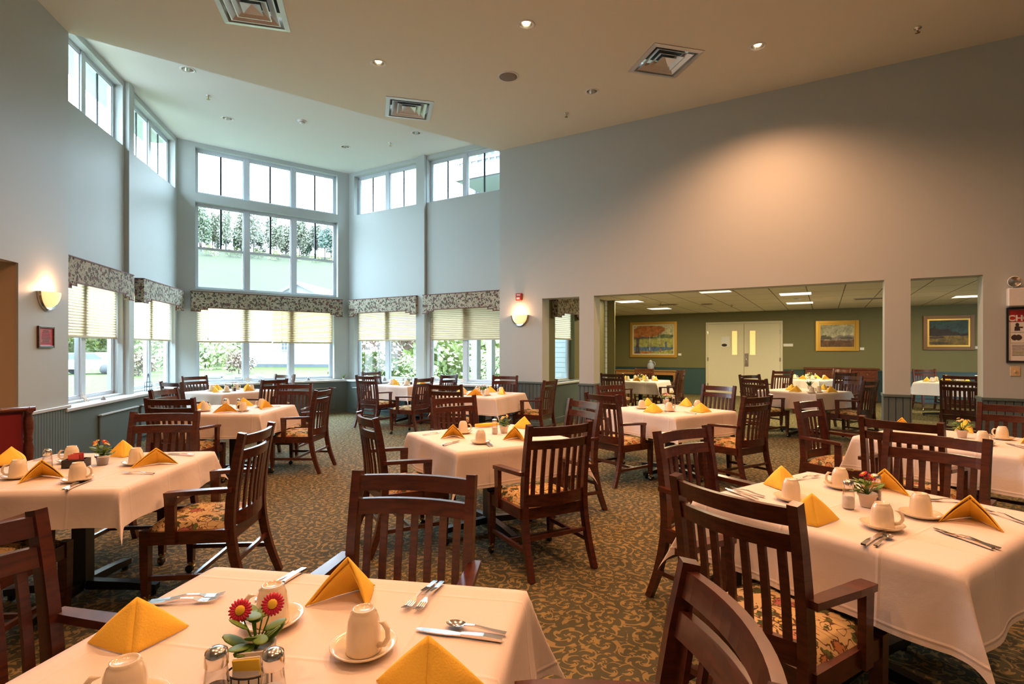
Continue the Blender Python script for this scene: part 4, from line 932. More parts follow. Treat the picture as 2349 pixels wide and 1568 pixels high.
# ---------------------------------------------------------------- slat back armchairs
def make_chair():
    t = thing('dining_armchair', '', 'chair', (0, 0, 0), 0, 'dark slat back dining armchairs'); wd = M['wood']
    def back_y(z):  # centre line of the rear posts, leaning back
        pts = [(0, -.315), (.10, -.275), (.22, -.235), (.40, -.205), (.50, -.205), (.62, -.215), (.78, -.238), (.94, -.270)]
        for (z0, y0), (z1, y1) in zip(pts, pts[1:]):
            if z <= z1: return y0+(y1-y0)*(z-z0)/(z1-z0)
        return pts[-1][1]
    def bow(x): return -.040*(1-(x/.215)**2)
    for s_ in (-1, 1):
        zs = [0, .08, .16, .26, .36, .46, .56, .68, .80, .94]
        b = B(); b.sweep([(s_*(.222 if z > .4 else .222+.01*(1-z/.4)), back_y(z), z) for z in zs], [(.034, .036+.012*min(1, z/.3)-.010*max(0, (z-.55)/.39)) for z in zs]); b.done('rear_post', wd, t)
    def rail(z0, z1, th, name):
        b = B(); n = 12; rows = []
        for k in range(n+1):
            x = -.215+.43*k/n
            rows.append([b.bm.verts.new((x, back_y(z)+bow(x)+dy, z)) for z, dy in ((z0, -th/2), (z0, th/2), (z1, th/2), (z1, -th/2))])
        for a, c_ in zip(rows, rows[1:]):
            for j in range(4): b.bm.faces.new((a[j], a[(j+1) % 4], c_[(j+1) % 4], c_[j]))
        b.bm.faces.new(rows[0]); b.bm.faces.new(rows[-1][::-1]); b.done(name, wd, t)
    rail(.868, .924, .022, 'top_rail'); rail(.785, .840, .022, 'middle_rail'); rail(.425, .50, .022, 'lower_rail')
    for k in range(7):
        x = -.171+.057*k
        b = B(); b.sweep([(x, back_y(z)+bow(x), z) for z in (.495, .60, .70, .79)], (.026, .012)); b.done('slat', wd, t)
    for s_ in (-1, 1):
        b = B(); b.sweep([(s_*.238, .225, .425), (s_*.238, .225, .20), (s_*.236, .225, .062)], [(.046, .046), (.042, .042), (.032, .032)], up=(1, 0, 0)); f_ = b.done('front_leg', wd, t)
        b = B(); b.lathe([(.017, .05), (.019, .066), (.017, .074), (0, .076)], 12, (s_*.236, .225, 0)); b.box(s_*.236-.006, s_*.236+.006, .222, .232, .03, .055); q = b.done('caster_stem', M['brass'], f_)
        b = B(); mt = Matrix.Translation((s_*.236, .235, .025)) @ Matrix.Rotation(R(90), 4, 'Y')
        b.lathe([(0, -.017), (.017, -.017), (.024, -.010), (.024, .010), (.017, .017), (0, .017)], 14, mtx=mt); b.done('caster_wheel', M['black'], f_)
        b = B(); b.lathe([(.026, 0), (.0262, .02)], 14, mtx=Matrix.Translation((s_*.236+s_*.006, .235, .025)) @ Matrix.Rotation(R(90), 4, 'Y'), arc=PI, a0=PI/2); b.done('caster_hood', M['brass'], f_)
    # seat frame
    b = B(); b.box(-.255, .255, .20, .245, .345, .415, bev=.004)
    for s_ in (-1, 1): b.sweep([(s_*.238, -.205, .385), (s_*.240, .21, .38)], (.028, .070), up=(1, 0, 0))
    b.box(-.215, .215, -.215, -.185, .345, .415); b.done('seat_frame', wd, t)
    # cushion: domed pad
    b = B(); n = 14; vv = {}
    for i in range(n+1):
        for j in range(n+1):
            u, v_ = -1+2*i/n, -1+2*j/n
            e_ = max(abs(u), abs(v_)); dome = (1-abs(u)**4)*(1-abs(v_)**4)
            w = .222 if v_ < -.6 else .236
            vv[(i, j)] = b.bm.verts.new((u*w, .025+v_*.215, .412+.050*dome**.45))
    for i in range(n):
        for j in range(n): b.bm.faces.new((vv[(i, j)], vv[(i+1, j)], vv[(i+1, j+1)], vv[(i, j+1)]))
    b.done('seat_cushion', M['cushion'], t, True)
    for s_ in (-1, 1):
        b = B(); pts = [(-.225, .635), (-.12, .632), (0, .628), (.07, .624), (.112, .620)]
        b.sweep([(s_*(.246+.012*max(0, min(1, (y+.2)/.2))), y, z) for y, z in pts], [(.040, .024), (.048, .024), (.054, .024), (.056, .024), (.052, .024)], up=(1, 0, 0)); a_ = b.done('armrest', wd, t)
        b = B(); b.sweep([(s_*.258, .086, .355), (s_*.258, .086, .50), (s_*.258, .089, .612)], [(.026, .052), (.026, .050), (.028, .056)], up=(1, 0, 0)); b.done('arm_support', wd, a_)
        b = B(); b.sweep([(s_*.234, -.255, .165), (s_*.238, .22, .165)], (.020, .026), up=(1, 0, 0)); b.done('side_stretcher', wd, t)
    b = B(); b.sweep([(-.234, -.02, .165), (.234, -.02, .165)], (.018, .024), up=(0, 1, 0)); b.done('cross_stretcher', wd, t)
    b = B(); b.sweep([(-.222, -.238, .235), (.222, -.238, .235)], (.018, .024), up=(0, 1, 0)); b.done('rear_stretcher', wd, t)
    return t
cp = make_chair(); freeze(cp); first = True
CHL = {'1f': 'dark slat-back armchair facing us across the foreground table', '1l': 'red lit slat-back armchair at the bottom left, left of the foreground table', '1r': 'slat-back armchair cut off by the bottom edge, right of the foreground table',
 '2n': 'slat-back armchair at the left edge, its back to us, before the left table', '5fr': 'slat-back armchair against the right wall below the switch plates', '10n': 'slat-back armchair standing apart just behind the narrow right opening',
 '4n': 'large slat-back armchair with its back to us at the right front table', '3n': 'slat-back armchair with its back to us, casters showing, at the centre aisle table',
 '8rr': 'slat-back armchair farther of the pair right of the far table below the autumn painting', '8r': 'slat-back armchair nearer of the pair right of the far table below the autumn painting'}
for k, (x, y, a) in CHAIRS.items():
    t = int(''.join(c_ for c_ in k if c_.isdigit())); w_ = spot('chair', t, x, y)
    lab = CHL.get(k, 'dark slat-back armchair, %s side of the %s' % (w_, TN[t]))
    if first: cp.location = (x, y, 0); cp.rotation_euler = (0, 0, R(a)); cp['label'] = lab; first = False
    else: dup(cp, (x, y, 0), R(a), lab)
# turned chair with red upholstery at the left edge
t = thing('turned_chair', 'wooden chair with turned posts and red upholstery at the left edge', 'chair', (-4.28, 4.30, 0), R(55))
prof = [(.026, 0), (.018, .03), (.024, .10), (.03, .16), (.02, .20), (.028, .24), (.028, .42), (.018, .45), (.026, .52), (.030, .60), (.018, .64), (.025, .66), (.018, .68), (.028, .76), (.028, .82), (.017, .86), (.026, .90), (.0, .93)]
for x, y in ((-.25, -.22), (.25, -.22), (.25, -.14), (-.25, -.14)):
    b = B(); b.lathe(prof, 14, (x, y, 0)); b.done('turned_post', M['wood2'], t, True)
for x in (-.25, .25):
    b = B(); b.lathe(prof[:8], 14, (x, .24, 0)); b.done('front_leg', M['wood2'], t, True)
    b = B(); b.tube([(x, -.26, .90), (x, .0, .885), (x, .10, .70), (x, .26, .64)], .02, 10); b.done('armrest', M['wood2'], t)
b = B(); b.box(-.26, .26, -.22, .26, .38, .44, bev=.01); b.done('seat_frame', M['wood2'], t)
b = B(); b.box(-.24, .24, -.16, .24, .44, .50, bev=.02); b.done('seat_cushion', M['redcloth'], t)
b = B(); b.box(-.22, .22, -.20, -.14, .52, .89, bev=.02); b.done('back_pad', M['redcloth'], t)
b = B(); b.tube([(-.29, -.2, .91), (.29, -.2, .91)], .022, 10); b.done('top_rail', M['wood2'], t)

# ---------------------------------------------------------------- place settings
Z0 = TZ+.0025
def on_table(t, x, y, lim):
    cx_, cy_, a = TABLES[t]; c_, s_ = math.cos(R(a)), math.sin(R(a)); d = (x-cx_, y-cy_)
    u = max(-lim, min(lim, d[0]*c_+d[1]*s_)); v_ = max(-lim, min(lim, -d[0]*s_+d[1]*c_))
    return Vector((cx_+u*c_-v_*s_, cy_+u*s_+v_*c_))
def napkin_mesh(F, L_, R_, h):
    """upright folded napkin: two curved wings meeting in a ridge that rises from F to the apex"""
    A = Vector((*(F*.30+L_*.35+R_*.35), h)); b = B(); n = 9
    for tip, oth in ((L_, R_), (R_, L_)):
        F3, T3 = Vector((*F, 0)), Vector((*tip, 0)); nrm = (T3-F3).cross(A-F3).normalized()
        if nrm.dot(Vector((*oth, 0))-F3) > 0: nrm = -nrm
        for layer, (off, sh) in enumerate(((0, 1.0), (-.010, .93))):
            rows = []
            for i in range(n+1):
                u = i/n; p0 = F3.lerp(A*sh+Vector((F.x, F.y, 0))*(1-sh), u); row = []
                base = T3*sh+F3*(1-sh)
                for j in range(n+1):
                    v_ = j/n
                    q = p0.lerp(base, v_) if False else (F3*(1-u)*(1-v_)+(A*sh+F3*(1-sh))*u*(1-v_)+base*v_)
                    bul = .016*math.sin(PI*min(1, v_*1.0))*math.sin(PI*min(1, (u*.8+.1)))*(1-.3*v_)
                    q = q+nrm*(bul+off*(1-v_*.8)); q.z = max(q.z, .0005+.003*layer); row.append(b.bm.verts.new(q))
                rows.append(row)
            for r0, r1 in zip(rows, rows[1:]):
                for j in range(n):
                    f_ = b.bm.faces.new((r0[j], r0[j+1], r1[j+1], r1[j])); f_.smooth = True
    return b
def napkin(t, F, L_, R_, h, lab):
    F = on_table(t, *F, .44); L_ = on_table(t, *L_, .46); R_ = on_table(t, *R_, .46)
    def fix(p):
        d = p-F; l_ = d.length
        return F+d.normalized()*min(.195, max(.135, l_)) if l_ > 1e-4 else F+Vector((.15, 0))
    L_, R_ = fix(L_), fix(R_)
    # keep an opening angle that stands up
    a1, a2 = math.atan2(*(L_-F).yx), math.atan2(*(R_-F).yx); dd = (a2-a1+PI) % (2*PI)-PI
    if abs(dd) < R(55): 
        add = (R(55)-abs(dd))*(1 if dd >= 0 else -1)/2
        rotv = lambda v_, q: Vector((v_.x*math.cos(q)-v_.y*math.sin(q), v_.x*math.sin(q)+v_.y*math.cos(q)))
        L_ = F+rotv(L_-F, -add); R_ = F+rotv(R_-F, add)
    elif abs(dd) > R(100):
        add = (abs(dd)-R(100))*(1 if dd >= 0 else -1)/2
        rotv = lambda v_, q: Vector((v_.x*math.cos(q)-v_.y*math.sin(q), v_.x*math.sin(q)+v_.y*math.cos(q)))
        L_ = F+rotv(L_-F, add); R_ = F+rotv(R_-F, -add)
    o3 = (F+L_+R_)/3
    b = napkin_mesh(F-o3, L_-o3, R_-o3, h)
    o = b.done('napkin', M['napkin'], None, False, (o3.x, o3.y, Z0))
    md = o.modifiers.new('cloth thickness', 'SOLIDIFY'); md.thickness = .004; md.offset = 0
    tag(o, lab, 'napkin', 'yellow folded napkins')
def std_napkin(t, x, y, a, lab, h=.10):
    p = Vector((x, y)); q = lambda an: Vector((math.cos(an), math.sin(an)))
    F = p-q(a)*.05; napkin(t, F, F+q(a+R(48))*.16, F+q(a-R(48))*.16, h, lab)
def make_cup():
    t = thing('coffee_cup', '', 'cup', (0, 0, 0), 0, 'upturned coffee cups')
    b = B(); b.lathe([(.0385, .0), (.040, .002), (.0395, .012), (.0375, .04), (.034, .068), (.0285, .083), (.0245, .087), (.0245, .092), (.0215, .0925), (.0205, .089), (0, .0885)], 28)
    b.lathe([(.0385, 0), (.0365, .001), (.034, .04), (.028, .08), (0, .082)], 28); b.done('bowl', M['china'], t, True)
    b = B(); b.tube([(.036, 0, .068), (.052, 0, .068), (.062, 0, .055), (.063, 0, .036), (.054, 0, .022), (.038, 0, .017)], [.0062, .006, .0058, .0058, .006, .0062], 10); b.done('handle', M['china'], t)
    return t
def make_saucer():
    b = B(); b.lathe([(0, .003), (.040, .003), (.045, .006), (.060, .013), (.072, .020), (.0735, .019), (.064, .010), (.046, .001), (.028, 0), (0, .0005)], 32); o = b.done('saucer', M['china'], None, True)
    return tag(o, '', 'saucer', 'white saucers')
cup0 = make_cup(); freeze(cup0); sau0 = make_saucer(); CH[sau0.name] = []
cupn = [0]
HANDLE = {(1, 0): R(200), (1, 1): R(190), (1, 2): R(-20), (4, 0): R(60), (4, 1): R(170), (4, 2): R(-30), (4, 3): R(80), (2, 0): R(-150), (2, 1): R(200), (2, 2): R(10)}
def cup(t, x, y, h):
    p = on_table(t, x, y, .42); w_ = spot('cup', t, p.x, p.y)
    lc = 'upturned cream cup, %s side of the %s' % (w_, TN[t]); ls = 'saucer under the cup, %s side of the %s' % (w_, TN[t])
    l1, l2 = (p.x, p.y, Z0+.0035), (p.x, p.y, Z0)
    if cupn[0] == 0:
        cup0.location = l1; cup0.rotation_euler = (0, 0, h); cup0['label'] = lc; sau0.location = l2; sau0['label'] = ls
    else: dup(cup0, l1, h, lc); dup(sau0, l2, 0, ls)
    cupn[0] += 1
# cutlery
def make_fork():
    b = B(); b.sweep([(0, -.088, .004), (0, -.04, .006), (0, .0, .012), (0, .03, .010), (0, .046, .006)], [(.015, .003), (.012, .0035), (.006, .0045), (.007, .004), (.020, .0025)], up=(1, 0, 0)); 
    for k in range(4):
        x = -.0085+.00567*k; b.sweep([(x, .045, .006), (x, .07, .004), (x, .093, .009)], [(.0036, .0024), (.0034, .0022), (.002, .0016)], up=(1, 0, 0))
    return b.done('fork', M['steel'])
def make_knife():
    b = B(); b.sweep([(0, -.105, .004), (0, -.06, .006), (0, -.005, .005)], [(.016, .006), (.015, .008), (.011, .006)], up=(1, 0, 0))
    b.sweep([(0, -.006, .004), (0, .03, .004), (.001, .075, .004), (.002, .098, .004), (.003, .108, .004)], [(.012, .003), (.018, .0024), (.018, .002), (.013, .0018), (.004, .0015)], up=(1, 0, 0)); return b.done('knife', M['steel'])
def make_spoon():
    b = B(); b.sweep([(0, -.080, .004), (0, -.04, .006), (0, .0, .010), (0, .026, .008)], [(.013, .003), (.010, .0035), (.005, .004), (.007, .0035)], up=(1, 0, 0))
    n, r_ = 14, 5; prev = None
    for i in range(r_+1):
        q = i/r_; row = [b.bm.verts.new((.0165*q*math.cos(2*PI*k/n), .047+.026*q*math.sin(2*PI*k/n), .0015+.0075*q*q)) for k in range(n)] if i else [b.bm.verts.new((0, .047, .0015))]*n
        if prev:
            for k in range(n):
                f_ = []
                for v_ in (prev[k], prev[(k+1) % n], row[(k+1) % n], row[k]):
                    if v_ not in f_: f_.append(v_)
                b.bm.faces.new(f_).smooth = True
        prev = row
    return b.done('spoon', M['steel'])
CUT = {'fork': make_fork(), 'knife': make_knife(), 'spoon': make_spoon()}
for o in CUT.values(): tag(o, '', 'cutlery', 'stainless cutlery'); CH[o.name] = []
cutn = {k: 0 for k in CUT}
def cutlery(t, kind, hx, hy, tx, ty, word):
    m_ = Vector(((hx+tx)/2, (hy+ty)/2)); d = Vector((tx-hx, ty-hy)); p = on_table(t, m_.x, m_.y, .40)
    key = (kind+word, t); w_ = spot(kind+(word.split(' of')[0] if word else ''), t, p.x, p.y)
    lab = 'stainless %s, %s side of the %s' % (kind, w_, TN[t])
    if word: lab = 'fork, %s, %s side of the %s' % (word, w_, TN[t])
    rz = math.atan2(-d.x, d.y); l_ = (p.x, p.y, Z0); o = CUT[kind]
    if cutn[kind] == 0: o.location = l_; o.rotation_euler = (0, 0, rz); o['label'] = lab
    else: dup(o, l_, rz, lab)
    cutn[kind] += 1
# flowers
def plant(t, x, y, kind, lab, k_=1.0):
    q = thing('flower_pot', lab, 'flower pot', (x, y, Z0), random.uniform(0, 6), 'small flower pots')
    pm = {'silver': M['steel'], 'clay': M['terra'], 'white': M['china']}[kind[0]]; hp = .058
    b = B(); b.lathe([(0, 0), (.026, 0), (.034, hp*.8), (.038, hp*.8), (.039, hp), (.034, hp), (.032, hp-.008), (0, hp-.01)], 24); b.done('pot', pm, q, True)
    nl = 14; b = B()
    for k in range(nl):
        a = random.uniform(0, 2*PI); r_ = random.uniform(.02, .055); z = hp+random.uniform(.005, .05); s_ = random.uniform(.012, .019)*(1.25 if kind[3] == 2 else 1)
        if kind[1] == 'spiky':
            e_ = Vector((math.cos(a)*r_*1.7, math.sin(a)*r_*1.7, hp+random.uniform(.05, .11))); b.tube([(math.cos(a)*.008, math.sin(a)*.008, hp-.01), tuple(e_*.6+Vector((0, 0, .03))), tuple(e_)], [.007, .005, .001], 6)
        else:
            mt = Matrix.Rotation(a, 4, 'Z') @ Matrix.Rotation(R(random.uniform(-40, 10)), 4, 'Y')
            b.blob((math.cos(a)*r_, math.sin(a)*r_, z), (s_*1.35, s_*.9, .0028), 0, 2, mt)
            b.tube([(0, 0, hp-.01), (math.cos(a)*r_*.6, math.sin(a)*r_*.6, z-.006), (math.cos(a)*r_, math.sin(a)*r_, z)], .0016, 5)
    b.done('foliage', M['leaf'] if kind[1] != 'spiky' else M['leafd'], q)
    if kind[1] == 'spiky': return q
    pc = [M[c_] for c_ in kind[2]]; nf = kind[3]
    for k in range(nf):
        a = 2*PI*k/nf+(random.uniform(-.4, .4) if nf != 2 else -q.rotation_euler.z); r_ = random.uniform(.012, .05) if nf > 2 else .034; z = hp+random.uniform(.055, .085)+(.008 if nf == 2 else 0); c_ = Vector((math.cos(a)*r_, math.sin(a)*r_, z)); fr_ = .0125 if nf > 4 else (.024 if nf == 2 else .019)
        tilt = (Matrix.Rotation(a, 4, 'Z') @ Matrix.Rotation(R(38), 4, 'Y')) if nf != 2 else (Matrix.Rotation(R(-80)-q.rotation_euler.z, 4, 'Z') @ Matrix.Rotation(R(62), 4, 'Y')); b = B(); np_ = 20 if nf == 2 else 13
        for j in range(np_):
            an = 2*PI*j/np_; mt = tilt @ Matrix.Rotation(an, 4, 'Z')
            b.blob(c_+(tilt @ Matrix.Rotation(an, 4, 'Z')).to_3x3() @ Vector((fr_*.62, 0, 0)), (fr_*.42, fr_*.16, .0018), 0, 1, mt)
        f_ = b.done('flower', pc[k % len(pc)], q)
        b = B(); b.blob(c_+tilt.to_3x3() @ Vector((0, 0, .002)), (fr_*.42, fr_*.42, .004), 0, 2, tilt); b.done('flower_centre', M['yellow'], f_)
        b = B(); b.tube([(0, 0, hp-.01), tuple(c_*.6+Vector((0, 0, hp*.25))), tuple(c_)], .0016, 5); b.done('stem', M['leaf'], f_)
    return q
def shaker(t, x, y, kind, lab):
    q = thing(kind+'_shaker', lab, 'shaker', (x, y, Z0), 0, 'glass shakers')
    b = B(); b.lathe([(0, 0), (.021, 0), (.024, .006), (.023, .05), (.0195, .080), (.018, .090)], 20); b.done('jar', M['clear'], q, True)
    b = B(); b.lathe([(0, .003), (.021, .004), (.021, .048), (0, .050)], 18); b.done('filling', M[kind], q, True)
    b = B(); b.lathe([(.0195, .087), (.0205, .089), (.0205, .107), (.019, .115), (.010, .121), (0, .1225)], 20); b.done('cap', M['chrome'], q, True)
def caddy(t, x, y, rz, cols, lab, wire):
    q = thing('packet_caddy', lab, 'caddy', (x, y, Z0), rz, 'sugar packet caddies')
    if wire:
        b = B(); 
        for z in (.004, .045): b.tube([(.041*math.cos(a), .029*math.sin(a), z) for a in [2*PI*k/28 for k in range(29)]], .002, 6)
        for k in range(14): a = 2*PI*k/14; b.tube([(.041*math.cos(a), .029*math.sin(a), .004), (.041*math.cos(a), .029*math.sin(a), .045)], .0014, 5)
        b.box(-.036, .036, -.022, .022, .002, .005); b.done('basket', M['black'], q)
    else:
        b = B()
        for x0, x1, y0, y1, z1 in ((-.055, .055, -.04, -.036, .045), (-.055, .055, .036, .04, .045), (-.055, -.051, -.04, .04, .045), (.051, .055, -.04, .04, .045), (-.055, .055, -.04, .04, .004)): b.box(x0, x1, y0, y1, 0, z1)
        b.done('box', M['black'], q)
    ca, sa = math.cos(rz), math.sin(rz); w0 = .028 if not wire else .018
    for k, (c_, wd) in enumerate(cols):
        v_ = -w0+2*w0*k/max(1, len(cols)-1); mt = Matrix.Rotation(R(random.uniform(-14, 14)), 4, 'X') @ Matrix.Rotation(R(random.uniform(-8, 8)), 4, 'Y')
        b = B(); b.box(-.026, .026, -.0016, .0016, .0, .068, mtx=mt, bev=.001)
        o = b.done('sugar_packet', M[c_], None, False, (x-v_*sa, y+v_*ca, Z0+.006), rz); tag(o, wd, 'packet', 'sugar packets')

for t, lst in NAPKINS.items():
    for n_, (fx, fy, lx, ly, rx, ry, h) in enumerate(lst):
        w_ = spot('napkin', t, (fx+lx+rx)/3, (fy+ly+ry)/3)
        napkin(t, (fx, fy), (lx, ly), (rx, ry), h, 'upright yellow napkin, %s side of the %s' % (w_, TN[t]))
for t, lst in CUPS.items():
    for n_, (x, y) in enumerate(lst): cup(t, x, y, HANDLE.get((t, n_), n_*1.9))
for t, k_, hx, hy, tx, ty, wd in CUTLERY: cutlery(t, k_, hx, hy, tx, ty, wd)
random.seed(21)
PK = {1: ('clay', 'leafy', ('petalp',), 2, 'red daisies in a small pot on the foreground table'), 2: ('silver', 'leafy', ('petalo', 'petalw', 'petalp'), 9, 'silver pot of coral and cream flowers on the left table by the beadboard'),
      3: ('white', 'leafy', ('petalw',), 8, 'white pot of cream flowers on the centre aisle table'), 4: ('clay', 'leafy', ('petalp',), 3, 'clay pot with crimson flowers on the right front table'),
      5: ('clay', 'leafy', ('petalw',), 7, 'clay pot of pale yellow flowers on the right edge table'), 6: ('clay', 'leafy', ('petalk',), 4, 'pot of pink flowers on the table before the wide opening'),
      7: ('clay', 'spiky', (), 0, 'spiky dark potted plant on the table inside the wide opening')}
for t, (x, y) in POTS.items():
    p = on_table(t, x, y, .40); k_ = PK[t]; plant(t, p.x, p.y, k_[:4], k_[4])
for t, lst in SHAKERS.items():
    for n_, (x, y) in enumerate(lst):
        p = on_table(t, x, y, .42); kd = 'pepper' if (n_ == 0 and t == 1) or n_ == 1 and t != 1 else 'salt'
        shaker(t, p.x, p.y, kd, 'glass %s shaker with a metal cap on the %s' % (kd, TN[t]))
caddy(1, -.513, 1.045, R(4), [('paper', 'white sugar packet at the back of the wire caddy'), ('ypaper', 'yellow sugar packet standing tallest in the wire caddy'), ('paper', 'white sugar packet at the front of the wire caddy')], 'oval black wire caddy of sugar packets between the foreground shakers', True)
caddy(2, -2.50, 3.065, R(15), [('rpaper', 'red sugar packet nearest us in the black box caddy'), ('rpaper', 'red sugar packet in the middle of the black box caddy'), ('rpaper', 'red sugar packet at the back of the black box caddy')], 'black box caddy of red packets on the left table by the beadboard', False)
# loosely rolled napkin on the centre table
rx0, ry0, rx1, ry1 = ROLL
pa, pb = on_table(3, rx0, ry0, .42), on_table(3, rx1, ry1, .42)
b = B(); dv = (pb-pa); b.lathe([(0, -.11), (.020, -.11), (.024, 0), (.018, .11), (0, .11)], 16, sx_=.75, mtx=Matrix.Rotation(R(90), 4, 'Y'))
o = b.done('napkin', M['napkin'], None, True, ((pa.x+pb.x)/2, (pa.y+pb.y)/2, Z0+.0185), math.atan2(dv.y, dv.x)); tag(o, 'yellow napkin lying rolled on the far side of the centre aisle table', 'napkin', 'yellow folded napkins'); USED.add(('napkin', 3, 0))
# farther tables: one setting per side
random.seed(4)
FARP = {8: ('white', 'leafy', ('petalw',), 3), 9: ('white', 'leafy', ('petalw',), 6), 10: ('white', 'leafy', ('petalo',), 3), 11: None, 12: ('clay', 'leafy', ('petalk',), 5), 13: ('white', 'leafy', ('petalw',), 3), 14: ('clay', 'leafy', ('petalk', 'petalw'), 5)}
for t, pk in FARP.items():
    x, y, a = TABLES[t]
    for k in range(4):
        q = R(a)+k*PI/2; ux, uy = math.cos(q), math.sin(q)
        nx, ny = x+ux*.30-uy*.05, y+uy*.30+ux*.05; w_ = spot('napkin', t, nx, ny)
        std_napkin(t, nx, ny, q+random.uniform(-.5, .5), 'upright yellow napkin, %s side of the %s' % (w_, TN[t]))
        cup(t, x+ux*.20+uy*.22, y+uy*.20-ux*.22, random.uniform(0, 6))
        hx, hy = x+ux*.36-uy*.24, y+uy*.36+ux*.24
        cutlery(t, 'fork' if k % 2 else 'knife', hx, hy, hx-ux*.1, hy-uy*.1, '')
    if pk: plant(t, x+.02, y+.03, pk, 'small pot of flowers on the '+TN[t])
    shaker(t, x-.07, y-.06, 'salt', 'glass salt shaker on the '+TN[t]); shaker(t, x+.09, y-.08, 'pepper', 'glass pepper shaker on the '+TN[t])

# ---------------------------------------------------------------- ornaments along the window sill
def starfish(p, rz, s_, lab, lean=55):
    b = B(); pts = [((1 if k % 2 == 0 else .38)*s_*math.cos(PI*k/5+PI/2), (1 if k % 2 == 0 else .38)*s_*math.sin(PI*k/5+PI/2)) for k in range(10)]
    b.prism(pts, lambda x_, z: (x_, -.006, z), lambda x_, z: (x_, .006, z)); mt = Matrix.Rotation(R(-25), 4, 'X'); bmesh.ops.transform(b.bm, matrix=mt, verts=b.bm.verts)
    zmin = min(v_.co.z for v_ in b.bm.verts)
    o = b.done('starfish', M['shell'], None, False, (p[0], p[1], p[2]-zmin+.0005), rz); tag(o, lab, 'starfish', 'starfish on the sill')
def shell(p, rz, s_, lab):
    b = B(); b.lathe([(0, 0), (s_*.8, 0), (s_, s_*.3), (s_*.7, s_*.6), (s_*.75, s_*.75), (s_*.4, s_*1.1), (s_*.42, s_*1.2), (0, s_*1.9)], 14); o = b.done('sea_shell', M['shellg'], None, True, p, rz); tag(o, lab, 'shell', 'shells on the sill')
def sill(fr, u, v=-.11): return tuple(fr.p(u, v, .7255))
starfish(sill(FL, UL(3.42), -.03), FL.a, .075, 'starfish leaning at the left bay window nearest the left sconce')
shell(sill(FL, UL(3.12)), 0, .032, 'pointed grey shell right of the starfish in the left bay window')
starfish(sill(FL, UL(1.15), -.03), FL.a, .07, 'starfish leaning at the left bay window beside the central window')
t = thing('wire_basket', 'small black wire basket on the left bay sill', 'basket', sill(FL, UL(1.62), -.10), FL.a)
b = B()
for k in range(8): a = 2*PI*k/8; b.tube([(.05*math.cos(a), .05*math.sin(a), .003), (.055*math.cos(a), .055*math.sin(a), .15)], .003, 5)
for z in (.004, .08, .15): b.tube([((.05+.005*z/.15)*math.cos(2*PI*k/20), (.05+.005*z/.15)*math.sin(2*PI*k/20), z) for k in range(21)], .003, 5)
b.done('cage', M['black'], t)
b = B(); b.tube([(-.055, 0, .15), (-.04, 0, .25), (-.015, 0, .29), (0, 0, .22)], .004, 6); b.tube([(.055, 0, .15), (.04, 0, .25), (.015, 0, .29), (0, 0, .22)], .004, 6); b.done('handle', M['black'], t)
starfish(sill(FC, 1.22, -.05), FC.a, .085, 'starfish at the left mullion of the central bay window')
shell(sill(FC, 1.42), 0, .04, 'grey shell beside the starfish on the central bay sill')
starfish(sill(FC, 2.10, -.05), FC.a, .08, 'starfish at the right mullion of the central bay window')
shell(sill(FC, 2.40), 0, .045, 'dark shell right of the right mullion on the central bay sill')
shell(sill(FRr, 1.20), 0, .05, 'grey shell on the sill of the bay window right of the corner')
starfish(sill(FRr, 3.2, -.04), FRr.a, .08, 'starfish on the sill of the bay window by the right sconce')
t = thing('sill_plant', 'small yellow green sprig on the bay sill in the right corner', 'plant', sill(FC, 3.18, -.10), 0)
b = B()
for k in range(7): a = k*.9; b.tube([(0, 0, .0), (.02*math.cos(a), .02*math.sin(a), .07), (.055*math.cos(a), .055*math.sin(a), .13)], [.006, .004, .001], 6)
b.done('sprig', M['leaf'], t); b = B(); b.lathe([(0, 0), (.022, 0), (.028, .03), (0, .028)], 12); b.done('cup', M['white'], t, True)
# ---------------------------------------------------------------- outdoors
random.seed(33)
gq = NG('lawn grass'); v = gq.mapping()
M['lawn'] = gq.end(gq.mix(gq.noise(v, .6, 4), (.024, .036, .0065), (.037, .046, .0115)), .9, .1)
gq = NG('meadow grass'); v = gq.mapping()
M['meadow'] = gq.end(gq.mix(gq.noise(v, .12, 5), (.0185, .0215, .0075), (.025, .0275, .0105)), .95, .1)
M['tl'] = [pig('pale tree leaves', (.115, .125, .082), 2), pig('green tree leaves', (.085, .115, .065), 2), pig('blue green leaves', (.065, .105, .08), 2), pig('bright shrub leaves', (.115, .145, .036), 4), pig('russet shrub leaves', (.14, .092, .066), 4)]  # tree leaf tones paled to stand in for distance haze
M['extwhite'] = mat('white outdoor paint', (.2, .2, .2), .5)
M['bark'] = mat('bark', (.045, .04, .038), .9)
M['barn'] = mat('white barn boards', (.11, .11, .11), .7)
M['stone'] = mat('pale garden stone', (.065, .06, .056), .9)
M['car'] = mat('silver car paint', (.32, .35, .40), .3)
M['tyre'] = mat('tyre rubber', (.03, .03, .03), .8)
M['winglass'] = mat('dark glazing', (.05, .06, .07), .1)
GZ = -.25
def hgt(x, y):
    r_ = math.hypot(x+3, y)
    return GZ+max(0, (r_-60))*.43*min(1, max(0, r_-60)/25)
b = B(); rows = []
rs = [6, 9, 12, 16, 22, 30, 40, 50, 60, 66, 72, 80, 90, 100, 112, 130]
for r_ in rs:
    row = []
    for k in range(41):
        a = R(-75+k*2.75); x, y = -3+r_*math.sin(a), r_*math.cos(a); z = min(hgt(x, y), 19.6+.4*math.sin(x*.1)); row.append(b.bm.verts.new((x, y, z)))
    rows.append(row)
for i, (r0, r1) in enumerate(zip(rows, rows[1:])):
    for j in range(40): f_ = b.bm.faces.new((r0[j], r0[j+1], r1[j+1], r1[j])); f_.smooth = True; f_.material_index = 0 if rs[i] < 58 else 1
